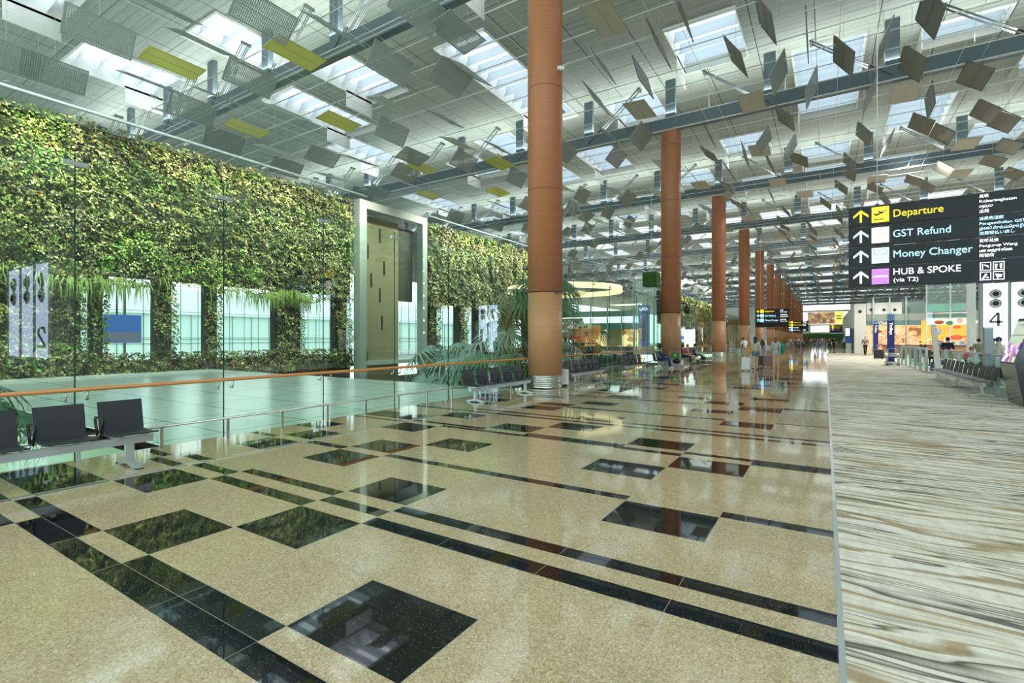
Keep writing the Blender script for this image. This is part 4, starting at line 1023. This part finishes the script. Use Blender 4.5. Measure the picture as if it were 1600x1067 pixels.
# upper gallery wall beyond shops
struct(MB().box(xb, 30, 58, 58.3, 0, 4.0).build('wall_shops', GWALL))
t = thing('advert_pillar', 'blue and white upright advert by the far walkway, beside the white pier', 'sign', (xat(1326, 80), 80, 0))
MB().box(-.35, .35, 0, .1, .9, 3.0).build('board', mat('ad_blue', (.02, .08, .35), .5), t); MB().box(-.35, .1, -.02, 0, 1.9, 2.9).build('white_mark', WHT, t); MB().box(-.3, .3, 0, .1, 0, .9).build('foot', RG, t)
# trolley banners
NAVY = mat('banner_navy', (.02, .025, .22), .5); LBL = mat('banner_light_blue', (.30, .52, .75), .5)
def banner(lab, px, Y, ztop, wd):
    x = xat(px, Y); t = thing('trolley_banner', lab, 'banner', (x, Y, 0))
    MB().box(-wd/2, wd/2, 0, .12, .15, ztop-.42).build('navy_board', NAVY, t); MB().box(-wd/2-.02, wd/2+.02, -.01, .13, ztop-.42, ztop).build('light_blue_head', LBL, t); MB().box(-wd/2-.05, wd/2+.05, -.1, .22, 0, .15).build('foot', RG, t)
    o = text(t, 'Trolleys', 0, None, 0, .16, WHT, -.005); o.rotation_euler = (PI/2, PI/2, 0); o.location = (-.06, -.005, ztop-.55)
    mb = MB()
    for i in range(3):
        for j in range(2): mb.box(-wd*.35+i*wd*.25, -wd*.35+i*wd*.25+.06, -.018, -.01, ztop-.34+j*.15, ztop-.26+j*.15)
    mb.build('trolley_marks', NAVY, t)
banner('navy banner reading Trolleys, nearer one beside the trolley stack', 1392, 38.2, 3.1, .36)
banner('navy banner reading Trolleys, farther one by the shop', 1368.5, 62, 3.45, .42)

# ------------------------------------------------------------------ garden pavilion and ring lamp
YP = 46; xp0, xp1 = xat(893, YP), xat(992, YP); zp = lambda py: zat(940, py, YP)
t = thing('garden_shop', 'low warm-lit shop pavilion beyond the palms, with olive and teal glass', 'shop', (0, YP, 0))
MB().box(xp0, xp1, 2, 2.2, -1.5, zp(515)).build('back_wall', m_goods('pavilion_goods', (.2, .08, .02), (.9, .5, .15), (1, .75, .35), 1.2, .8), t)
for a, b in ((896, 915), (951, 972)): MB().box(xat(a, YP), xat(b, YP), -.1, 0, zp(540), zp(515)).build('olive_panel', mat('olive_glass', (.30, .30, .04), .3), t)
MB().box(xp0-3, xp1, -.2, 2.4, zp(515), zp(505)).build('teal_fascia', mat('teal_fascia2', (.06, .30, .26), .3), t)
MB().box(xp0-3, xp1, .2, 2, zp(505), zp(495)).build('clerestory', glow('clerestory_light', (.75, 1, .95), .9), t)
MB().box(xp0-3, xp1, 0, 2.4, zp(495), zp(486)).build('glass_gallery', mat('pale_teal_gallery', (.22, .42, .38), .3), t)
MB().box(xp0, xp1, -.3, 0, -1.5, zp(541)).build('base', mat('dark_teal_base', (.04, .10, .09), .5), t)
for px in (905, 925, 951, 973, 992): x = xat(px, YP); MB().box(x-.06, x+.06, -.35, -.25, -1.5, 6.5).build('mullion', RG, t)
x0, x1 = xat(998, 38.2), xat(1015, 38.2)
t = thing('poster_tower', 'glass tower with a tall blue fashion poster behind the handrail', 'poster', (0, 38.2, 0))
MB().box(x0-.5, x1+.5, 0, 1.0, .3, 6.4).build('glass_box', GLASS2, t)
MB().box(x0, x1, -.1, 0, .9, 4.15).build('poster', mat('poster_deep_blue', (.03, .12, .26), .4, emis=(.03, .12, .26), es=.5), t)
MB().ell(((x0+x1)/2, -.1, 2.2), (.16, .03, .95), 12, 8).build('figure_shape', mat('figure_grey', (.25, .27, .3), .5), t); MB().ell(((x0+x1)/2, -.1, 3.3), (.11, .03, .16), 12, 8).build('head_shape', mat('figure_skin', (.45, .36, .3), .5), t)
text(t, 'LUXOA', x0+.1, x1-.1, 3.75, .24, WHT, -.11)
MB().box(x0-.35, x1+.3, -.12, 0, .3, .95).build('white_base', WHITE, t); MB().box(x0-.42, x0-.34, -.1, .1, .3, 6.3).build('frame_post', RG, t); MB().box(x1+.30, x1+.38, -.1, .1, .3, 6.3).build('frame_post', RG, t)
t = thing('ring_lamp', 'big glowing golden ring lamp above the garden, right of the nearest column', 'lamp', (-19.0, 38.4, 5.4))
mb = MB(); n = 64; vs = []; fs = []
for i in range(n):
    a = 2*PI*i/n; c, s = math.cos(a), math.sin(a)
    vs += [(4.9*c, 4.9*s, .05), (4.9*c, 4.9*s, .5), (4.75*c, 4.75*s, .5), (4.75*c, 4.75*s, .05)]
for i in range(n):
    j = (i+1) % n
    for k in range(4): fs.append((4*i+k, 4*i+(k+1) % 4, 4*j+(k+1) % 4, 4*j+k))
mb.add(vs, fs, 0, True); mb.build('ring', glow('golden_ring', (1, .80, .45), 1.0), t)
MB().lathe([(.3, -.35), (1.7, -.1), (1.9, .1), (1.5, .2)], n=32).build('bowl', glow('golden_bowl', (1, .75, .35), .6), t)
for a in (0, 2.1, 4.2): MB().tube([(4.4*math.cos(a), 4.4*math.sin(a), .4), (1, 0, 8)], .02, 5).build('hanger', WIRE, t)
t = thing('planter_box', 'green cube planter hung high left of the second column', 'planter', (-10.6, 35.5, 5.3)); MB().box(-.5, .5, -.5, .5, 0, 1.0).build('box', mat('moss_green', (.05, .12, .02), .9), t); MB().tube([(0, 0, 1), (0, 0, 8)], .02, 5).build('hanger', WIRE, t)
# screens behind the glass between the second and third columns
t = thing('lit_screen', 'bright white and blue screen behind the glass right of the second column', 'screen', (xat(1071, 42), 42, 0))
MB().box(-.1, .75, 0, .1, .8, 2.3).build('white_panel', glow('screen_white3', (1, 1, 1), 1.1), t); MB().box(-.75, -.1, 0, .1, 1.5, 2.2).build('blue_panel', glow('screen_blue', (.15, .2, .8), .8), t); MB().box(-.75, .75, 0, .1, -1.5, .8).build('stand', mat('olive_stand', (.2, .25, .12), .6), t)
t = thing('poster_stand', 'blue standee with a cartoonish round shape before the third column', 'poster', (-7.9, 62, 0)); MB().box(-.35, .35, 0, .1, .4, 2.2).build('board', mat('standee_blue', (.04, .08, .3), .5), t); MB().box(-.35, .35, -.3, .4, 0, .4).build('base', mat('standee_yellow', (.7, .55, .1), .5), t); MB().ell((0, -.05, 1.6), (.2, .05, .2)).build('round_shape', mat('standee_red', (.6, .12, .08), .5), t)
t['label'] = 'blue upright standee with a red disc, on a yellow base past the third column'

# ------------------------------------------------------------------ people
SKIN = [mat('skin_light', (.62, .40, .29), .6), mat('skin_tan', (.48, .29, .19), .6)]
HAIR = {'black': mat('hair_black', (.015, .012, .012), .5), 'brown': mat('hair_auburn', (.25, .09, .03), .5), 'grey': mat('hair_grey', (.3, .3, .3), .6)}
def col(c): return mat('cloth_%d_%d_%d' % tuple(int(x*255) for x in c), c, .85, 0, .2)
def skin(name, verts, edges, radii, m, parent, root=0, sub=1):
    me = bpy.data.meshes.new(name); me.from_pydata(verts, edges, []); me.materials.append(m)
    o = bpy.data.objects.new(name, me); C.objects.link(o)
    if parent: o.parent = parent
    md = o.modifiers.new('s', 'SKIN'); md.use_smooth_shade = True
    if not me.skin_vertices: return o
    for i, r_ in enumerate(radii):
        q = me.skin_vertices[0].data[i]; q.radius = r_ if isinstance(r_, tuple) else (r_, r_); q.use_root = (i == root)
    if sub: sb = o.modifiers.new('u', 'SUBSURF'); sb.levels = sub; sb.render_levels = sub
    return o
def pose(kind, h, seed=0):
    J = {}
    if kind == 'sit':
        b = .40; lean = -.03
        J['pel'] = (0, 0, b+.10); J['wa'] = (0, lean*.5, b+.22); J['ch'] = (0, lean, b+.40); J['nk'] = (0, lean+.01, b+.55); J['hb'] = (0, lean+.04, b+.63); J['ht'] = (0, lean+.05, b+.75)
        for s, n in ((-1, 'L'), (1, 'R')):
            J['sh'+n] = (s*.17, lean, b+.50); J['el'+n] = (s*.22, lean+.08, b+.26); J['wr'+n] = (s*.12, .27, b+.22); J['ha'+n] = (s*.09, .33, b+.24)
            J['hi'+n] = (s*.09, .03, b+.08); J['kn'+n] = (s*.10, .42, b+.08); J['an'+n] = (s*.09, .46, .08); J['to'+n] = (s*.09, .60, .035)
    else:
        wk = 1 if kind == 'walk' else 0; H = h
        q = lambda x, y, z: (x*H, y*H, z*H)
        bend = .16 if kind == 'bend' else 0
        J['pel'] = q(0, 0, .53); J['wa'] = q(0, bend*.3, .62); J['ch'] = q(0, bend, .745); J['nk'] = q(0, bend*1.4, .835); J['hb'] = q(0, .02+bend*1.7, .88-bend*.1); J['ht'] = q(0, .025+bend*1.9, .95-bend*.2)
        for s, n in ((-1, 'L'), (1, 'R')):
            w_ = s*wk
            J['sh'+n] = q(s*.10, bend*1.3, .805); J['el'+n] = q(s*.135, -.05*w_+bend*1.3-.01, .63); J['wr'+n] = q(s*.14, -.07*w_+.04+bend*1.9, .49); J['ha'+n] = q(s*.14, -.07*w_+.05+bend*1.9, .445)
            J['hi'+n] = q(s*.05, 0, .51); J['kn'+n] = q(s*.052, .05*w_+.01, .28); J['an'+n] = q(s*.052, .11*w_-.015, .045+(.03 if w_ < 0 else 0)); J['to'+n] = q(s*.058, .11*w_+.07, .018+(.01 if w_ < 0 else 0))
    return J
def person(lab, x, y, rz, kind, h, top, bot, hair='black', hairlen=0, sleeves=1, shorts=False, skirt=None, shoes=(.1, .1, .1), sk=0, fingers=False, z0=0, cap=None, grp=None):
    J = pose(kind, h); k = h/1.7
    names = ['pel', 'wa', 'ch', 'nk', 'hb', 'ht']; R_ = [.105, .095, .115, .05, .075, .072]
    for n in 'LR': names += ['sh'+n, 'el'+n, 'wr'+n, 'ha'+n, 'hi'+n, 'kn'+n, 'an'+n, 'to'+n]; R_ += [.055, .038, .026, (.034, .018), .078, .052, .036, .032]
    V_ = [J[n] for n in names]; ix = {n: i for i, n in enumerate(names)}
    E_ = [(0, 1), (1, 2), (2, 3), (3, 4), (4, 5)]
    for n in 'LR': E_ += [(2, ix['sh'+n]), (ix['sh'+n], ix['el'+n]), (ix['el'+n], ix['wr'+n]), (ix['wr'+n], ix['ha'+n]), (0, ix['hi'+n]), (ix['hi'+n], ix['kn'+n]), (ix['kn'+n], ix['an'+n]), (ix['an'+n], ix['to'+n])]
    # nose
    hp = Vector(J['hb'])*.45+Vector(J['ht'])*.55
    if fingers:
        for n, s in (('L', -1), ('R', 1)):
            a = Vector(J['ha'+n]); d = (a-Vector(J['wr'+n])).normalized(); side = Vector((0, 1, 0)) if abs(d.y) < .7 else Vector((1, 0, 0))
            for i, ln in enumerate((.055, .07, .075, .07, .055)):
                off = side*(.014*(i-2)); p1 = a+d*.03+off; p2 = a+d*(ln)+off*1.3+Vector((-s*.012, 0, 0))
                if i == 0: p1 = a+side*-.035; p2 = a+side*-.05+d*.045
                V_ += [tuple(p1), tuple(p2)]; R_ += [.010, .008]; q = len(V_); E_ += [(ix['ha'+n], q-2), (q-2, q-1)]
    S = 1
    o = skin('person', V_, E_, [tuple(a*k for a in r_) if isinstance(r_, tuple) else r_*k for r_ in R_], SKIN[sk], None, 0)
    o.location = (x, y, z0); o.rotation_euler = (0, 0, rz); tag(o, lab, 'person', grp)
    # shirt
    tn = ['wa', 'ch', 'nk', 'pel']; v = [J[n] for n in tn]; v[2] = tuple(Vector(J['nk'])*.8+Vector(J['ch'])*.2); r_ = [.112, .132, .06, .122]; e = [(3, 0), (0, 1), (1, 2)]
    for n in 'LR':
        a = len(v); v += [J['sh'+n], J['el'+n]]; r_ += [.072, .055]; e += [(1, a), (a, a+1)]
        if sleeves > 1: v += [J['wr'+n]]; r_ += [.042]; e += [(a+1, a+2)]
    skin('shirt', v, e, [q*k for q in r_], col(top), o, 3)
    v = [J['pel']]; r_ = [.116]; e = []
    for n in 'LR':
        a = len(v)
        if shorts or skirt: kn = Vector(J['hi'+n])*.45+Vector(J['kn'+n])*.55; v += [J['hi'+n], tuple(kn)]; r_ += [.094, .080]; e += [(0, a), (a, a+1)]
        else: v += [J['hi'+n], J['kn'+n], J['an'+n]]; r_ += [.092, .066, .052]; e += [(0, a), (a, a+1), (a+1, a+2)]
    skin('trousers' if not (shorts or skirt) else 'shorts', v, e, [q*k for q in r_], col(bot), o, 0)
    for n in 'LR':
        a, b = Vector(J['an'+n]), Vector(J['to'+n]); c = (a+b)/2; c.z = max(.045, (a.z+b.z)/2-.01)
        MB().ell(tuple(c), (.047*k, .13*k, .045), 10, 6).build('shoe', col(shoes), o)
    hc = hp+Vector((0, -.018*k, .022*k)); HM = HAIR[hair] if not cap else col(cap)
    mb = MB().ell(tuple(hc), (.088*k, .098*k, .108*k), 14, 10)
    if hairlen: mb.ell(tuple(hc+Vector((0, -.055*k, -.10*k-hairlen*.5))), (.085*k, .045*k, .10*k+hairlen*.5), 12, 8)
    mb.build('hair' if not cap else 'cap', HM, o)
    fc = MB(); f = hp+Vector((0, .075*k, -.005)); fc.ell(tuple(f), (.012*k, .02*k, .02*k), 6, 4); fc.ell(tuple(hp+Vector((.078*k, -.0, -.005))), (.01*k, .02*k, .03*k), 6, 4); fc.ell(tuple(hp+Vector((-.078*k, -.0, -.005))), (.01*k, .02*k, .03*k), 6, 4)
    fc.build('nose_and_ears', SKIN[sk], o)
    ey = MB()
    for s in (-1, 1): ey.ell(tuple(hp+Vector((s*.03*k, .068*k, .018*k))), (.009*k, .006*k, .006*k), 6, 4)
    ey.build('eyes', BLK, o); MB().ell(tuple(hp+Vector((0, .068*k, -.042*k))), (.022*k, .008*k, .006*k), 8, 4).build('mouth', mat('lip', (.4, .12, .1), .5), o)
    return o
def at(px, py): p = pix(px, py); return p
B_ = .41
BX = -7.36
person('woman in a navy dress sitting on the bench end left of the second column', BX+.04, 26.2, -PI/2, 'sit', 1.62, (.03, .06, .17), (.03, .06, .17), hairlen=.14, sleeves=2, shoes=(.75, .75, .75), fingers=True)
person('seated woman in a pink floral top just right of the second column', BX, 32.3, -PI/2, 'sit', 1.6, (.55, .22, .25), (.6, .55, .5), hair='brown', shorts=True, fingers=True)
person('seated person in a dark red top nearest the second column', BX, 31.1, -PI/2, 'sit', 1.6, (.35, .04, .07), (.05, .05, .06), hairlen=.05)
person('man in a black cap and dark trousers sitting behind a luggage trolley', BX, 34.4, -PI/2, 'sit', 1.72, (.05, .09, .20), (.015, .015, .018), cap=(.01, .01, .012), fingers=True)
p = at(1180, 578); person('woman walking away in a beige blouse and denim shorts, orange bag at shoulder', p[0], p[1], 0.1, 'walk', 1.68, (.55, .49, .36), (.14, .24, .33), hairlen=.22, sleeves=2, shorts=True, shoes=(.05, .03, .03), fingers=True)
t = thing('shoulder_bag', 'orange shoulder bag hanging on the woman in the beige blouse', 'bag', (p[0]-.27, p[1]-.02, .78)); MB().ell((0, 0, .14), (.09, .17, .21), 12, 8).build('body', col((.75, .33, .04)), t); MB().tube([(0, -.12, .28), (.06, 0, .62), (0, .12, .28)], .012, 6).build('strap', col((.6, .25, .03)), t)
p = at(1212, 575); person('woman walking away in a loose grey top and pale shorts, green bag at side', p[0], p[1], -.1, 'walk', 1.68, (.48, .52, .54), (.50, .55, .58), hair='brown', hairlen=.12, sleeves=2, shorts=True, shoes=(.75, .62, .03), fingers=True)
t = thing('tote_bag', 'large green tote bag slung on the woman in the grey top', 'bag', (p[0]+.32, p[1]+.0, .80)); MB().ell((0, 0, .2), (.1, .24, .28), 12, 8).build('body', col((.0, .28, .15)), t); MB().tube([(0, -.15, .4), (-.06, 0, .70), (0, .15, .4)], .014, 6).build('strap', col((.0, .22, .12)), t)
p = at(1165, 562); person('man in a white shirt leaning forward beyond the white suitcase', p[0], p[1], 0.4, 'bend', 1.7, (.78, .80, .80), (.40, .36, .28), fingers=True)
p = at(1192, 561); person('person with a black backpack and jeans walking away between the two women', p[0], p[1], 0, 'walk', 1.66, (.70, .66, .66), (.16, .28, .42), shoes=(.2, .25, .3), cap=(.4, .5, .6))
t = thing('backpack', 'black backpack on the person in jeans', 'backpack', (p[0], p[1]-.2, 1.02)); MB().ell((0, 0, .2), (.17, .12, .26), 12, 8).build('body', BLK, t); MB().box(-.1, .1, -.13, -.08, .05, .22).build('pocket', BLK, t)
p = at(1139.5, 542); person('distant person in a pale shirt standing near the far palm', p[0]+4, p[1]-20, PI, 'stand', 1.7, (.55, .58, .62), (.12, .14, .2))
p = at(1352, 555); person('stout man in a brown shirt and black trousers walking on the carpet by the shops', p[0], p[1], PI+.2, 'walk', 1.74, (.20, .17, .15), (.012, .012, .014), hair='grey', fingers=True)
p = at(1319, 546); person('bald-looking man in a grey shirt walking this way at the carpet end', p[0], p[1], PI, 'walk', 1.72, (.30, .31, .36), (.015, .015, .02), hair='grey')
p = at(1303, 546); person('man all in black standing left of the man in the grey shirt', p[0], p[1], PI+.3, 'walk', 1.74, (.012, .013, .018), (.012, .013, .02))
p = at(1296, 547); person('person in dark clothes close beside the man in black', p[0], p[1], PI+.3, 'stand', 1.6, (.03, .03, .04), (.02, .02, .03))
rnd = random.Random(21)
cw = [('grey jacket with legs apart', (.42, .46, .46), (.2, .2, .2)), ('salmon top beside a black case', (.60, .25, .22), (.05, .05, .08)), ('red and white top', (.6, .2, .18), (.06, .08, .14)), ('dark red top', (.3, .05, .06), (.05, .05, .05)), ('pale lilac top', (.5, .45, .5), (.05, .06, .1)), ('black shirt and dark trousers', (.02, .02, .03), (.03, .04, .08)), ('blue-grey shirt and jeans', (.20, .22, .28), (.10, .16, .28)), ('grey-blue hoodie', (.22, .26, .32), (.15, .2, .26)), ('dark coat', (.03, .03, .05), (.04, .04, .05)), ('burgundy top', (.35, .08, .12), (.05, .06, .08)), ('white shirt', (.7, .7, .7), (.05, .06, .08)), ('beige top', (.5, .4, .3), (.1, .1, .1)), ('navy shirt', (.04, .05, .12), (.03, .03, .04)), ('teal shirt', (.1, .25, .25), (.05, .05, .06))]
cx = [(1235.5, 544), (1243, 543), (1253, 543.5), (1260, 540), (1266.5, 541), (1273.5, 546), (1278, 545), (1285, 545.5), (1262.5, 539), (1289.5, 541), (1248, 541), (1269, 538.5), (1281, 539), (1293, 539)]
for (nm, a, b), (px, py) in zip(cw, cx):
    p = at(px, py); person('walker in a %s, in the crowd far down the hall' % nm, p[0], p[1], rnd.choice([0, PI, PI, .4, 2.6]), rnd.choice(['walk', 'walk', 'stand']), rnd.uniform(1.58, 1.76), a, b, hair=rnd.choice(['black', 'black', 'brown']), hairlen=rnd.choice([0, 0, .12]))
# group behind the railing
person('woman in a pale patterned cardigan and jeans sitting behind the leaning panel', 4.55, 29.4, PI*.55, 'sit', 1.6, (.55, .53, .48), (.05, .12, .25), hairlen=.10, sleeves=2, shoes=(.6, .6, .6), fingers=True)
p = at(1482, 566); person('standing woman in black with a dark purple headscarf in front of the cafe', 5.0, 31.6, -.3, 'stand', 1.66, (.015, .018, .03), (.04, .08, .17), cap=(.03, .015, .05), fingers=True)
person('seated person in white, back turned, leftmost behind the railing', 5.1, 40.2, 0, 'sit', 1.62, (.6, .62, .62), (.05, .05, .06))
person('seated person in a grey striped top beside the one in white', 5.05, 38.4, .2, 'sit', 1.62, (.35, .36, .38), (.03, .03, .04))
person('seated person in dark clothes next to the leaning panel', 5.3, 36.4, .4, 'sit', 1.62, (.03, .03, .035), (.03, .03, .04), hairlen=.1)
x_, y_ = 5.6, 30.2
person('woman in a magenta jacket and face mask with a cream handbag on her lap', x_, y_, PI-.1, 'sit', 1.6, (.62, .06, .34), (.02, .03, .08), hair='brown', sleeves=2, fingers=True)
t = thing('handbag', 'cream handbag on the lap of the woman in magenta', 'handbag', (x_, y_-.34, .52)); MB().prism([(-.22, 0), (.22, 0), (.17, .22), (-.17, .22)], 'y', -.08, .08).build('body', col((.62, .58, .46)), t); MB().tube([(-.1, 0, .2), (0, 0, .34), (.1, 0, .2)], .012, 6).build('strap', col((.5, .46, .36)), t)
person('person in a camouflage jacket with back turned, right of the woman in magenta', 6.2, 32, 0, 'stand', 1.6, (.24, .25, .18), (.04, .04, .05), sleeves=2)
wq = person('woman in a white top and navy cap with a coral sweater tied at her waist', 4.95, 22.9, PI*.6, 'stand', 1.66, (.72, .68, .64), (.015, .015, .018), cap=(.04, .06, .12), fingers=True)
MB().lathe([(.10, 1.0), (.15, .98), (.19, .80), (.21, .66), (.15, .66)], n=20).build('tied_sweater', col((.75, .25, .22)), wq)
person('person in dark clothes partly hidden behind the square pylon', 6.7, 32, PI, 'stand', 1.62, (.03, .03, .05), (.05, .05, .06))

# chairs of the cafe group
def chair(lab, x, y, rz, m, src={}):
    t = thing('cafe_chair', lab, 'chair', (x, y, 0), rz, 'cafe chairs behind the railing')
    MB().box(-.22, .22, -.22, .22, .40, .44).build('seat', m, t); MB().box(-.22, .22, -.25, -.22, .48, .88).build('backrest', m, t)
    for a in (-.19, .19):
        for b in (-.19, .19): MB().tube([(a, b, .4), (a*1.08, b*1.08, 0)], .013, 6).build('leg', ALU, t)
for lab, x, y, rz in (('cafe chair under the woman in the patterned cardigan', 4.55, 29.4, PI*.55), ('cafe chair under the person in white behind the railing', 5.1, 40.2, 0), ('cafe chair under the person in the striped top', 5.05, 38.4, .2), ('cafe chair under the dark-clothed person by the leaning panel', 5.3, 36.4, .4), ('cafe chair under the woman in magenta', x_, y_, PI-.1)): chair(lab, x, y, rz, BLK)

# ------------------------------------------------------------------ suitcases and trolleys
def suitcase(lab, x, y, rz, m, w_=.42, d=.25, h=.62, pull=.35):
    t = thing('suitcase', lab, 'suitcase', (x, y, 0), rz)
    mb = MB().box(-w_/2, w_/2, -d/2, d/2, .06, h); o = mb.build('shell', m, t); bv = o.modifiers.new('b', 'BEVEL'); bv.width = .04; bv.segments = 3
    rb = MB()
    for i in range(5): rb.box(-w_/2+.06+i*(w_-.12)/4-.008, -w_/2+.06+i*(w_-.12)/4+.008, -d/2-.005, d/2+.005, .12, h-.06)
    rb.build('ribs', m, t)
    MB().tube([(-.09, 0, h), (-.09, 0, h+pull), (.09, 0, h+pull), (.09, 0, h)], .01, 6).build('pull_handle', ALU, t)
    for a in (-1, 1):
        for b in (-1, 1): MB().box(a*(w_/2-.05)-.015, a*(w_/2-.05)+.015, b*(d/2-.04)-.025, b*(d/2-.04)+.025, 0, .06).build('wheel', BLK, t)
p = at(1165, 579.5); suitcase('white suitcase rolling beside the woman in the beige blouse', p[0], p[1], .15, mat('case_white', (.72, .76, .75), .3), .38, .26, .66, .5)
p = at(1188.5, 572); suitcase('black and red suitcase, the narrow one between the two women', p[0], p[1], .2, mat('case_dark', (.05, .015, .02), .4), .30, .25, .60)
p = at(1199.5, 572.5); suitcase('rose-brown suitcase at the feet of the woman in grey', p[0], p[1], .1, mat('case_rose', (.24, .13, .12), .35), .50, .28, .60)
suitcase('black suitcase standing between the two banners reading Trolleys', xat(1373, 46), 46, 0, BLK, .6, .35, .75)
for lab, px, py in (('small black case behind the distant salmon-top walker', 1250.5, 543.5), ('small dark blue case beside the distant salmon-top walker', 1242, 544), ): p = at(px, py); suitcase(lab, p[0]+.5, p[1]-1, 0, BLK, .45, .3, .65)
def trolley(lab, x, y, rz, panel=None, load=None):
    t = thing('luggage_trolley', lab, 'trolley', (x, y, 0), rz, None)
    f = MB()
    for s in (-.27, .27): f.tube([(s, -.35, .16), (s, .45, .12)], .018, 6); f.tube([(s, -.33, .16), (s, -.42, .98)], .016, 6); f.tube([(s, -.36, .5), (s, -.1, .50), (s, .0, .70)], .012, 6)
    for yy in (-.3, -.1, .1, .3, .45): f.tube([(-.27, yy, .15), (.27, yy, .15)], .01, 6)
    for z in (.55, .62, .70): f.tube([(-.27, -.39, z), (.27, -.39, z)], .01, 6)
    f.build('frame', ALU, t); MB().tube([(-.30, -.42, .98), (.30, -.42, .98)], .022, 8).build('handle', mat('handle_blue', (.08, .12, .5), .4), t)
    if panel: MB().box(-.25, .25, -.44, -.42, .48, .82).build('advert_panel', panel, t); MB().box(-.05, .05, -.446, -.44, .56, .72).build('panel_mark', mat('mark_orange', (.7, .4, .2), .5), t)
    for a, b in ((-.25, -.33), (.25, -.33), (0, .42)): o = MB().lathe([(.06, -.015), (.065, 0), (.06, .015)], n=14).build('wheel', BLK, t); o.rotation_euler = (0, PI/2, 0); o.location = (a, b, .065)
    return t
p = at(1056.5, 573); trolley('luggage trolley with a green advert panel beside the woman in navy', p[0], p[1], .1, mat('advert_green', (.03, .22, .06), .5))
t = thing('travel_bag', 'black bag lying on the trolley with the green panel', 'bag', (p[0], p[1]+.1, .16)); MB().ell((0, 0, .15), (.24, .2, .15), 12, 8).build('body', BLK, t); MB().tube([(-.1, 0, .27), (0, 0, .36), (.1, 0, .27)], .012, 6).build('handle', BLK, t)
p = at(1103, 566); trolley('empty luggage trolley in front of the man in the black cap', p[0]-.1, p[1]-.3, -1.2)
t = thing('travel_bag', 'dark bag on the trolley before the man in the black cap', 'bag', (p[0]-.1, p[1]-.3, .16)); MB().ell((0, 0, .13), (.2, .26, .13), 12, 8).build('body', mat('bag_dark_green', (.02, .05, .05), .5), t); MB().tube([(-.1, 0, .24), (0, 0, .32), (.1, 0, .24)], .012, 6).build('handle', BLK, t)
for i in range(4): trolley(['nearest trolley of the nested row under the banner', 'second trolley of the nested row under the banner', 'third trolley of the nested row under the banner', 'rearmost trolley of the nested row under the banner'][i], 3.28, 36.0+i*.34, .05)
for o in list(bpy.data.objects):
    if o.name.startswith('reflector_panel') and o.location.z < -50:
        for c_ in list(o.children): bpy.data.objects.remove(c_)
        bpy.data.objects.remove(o)
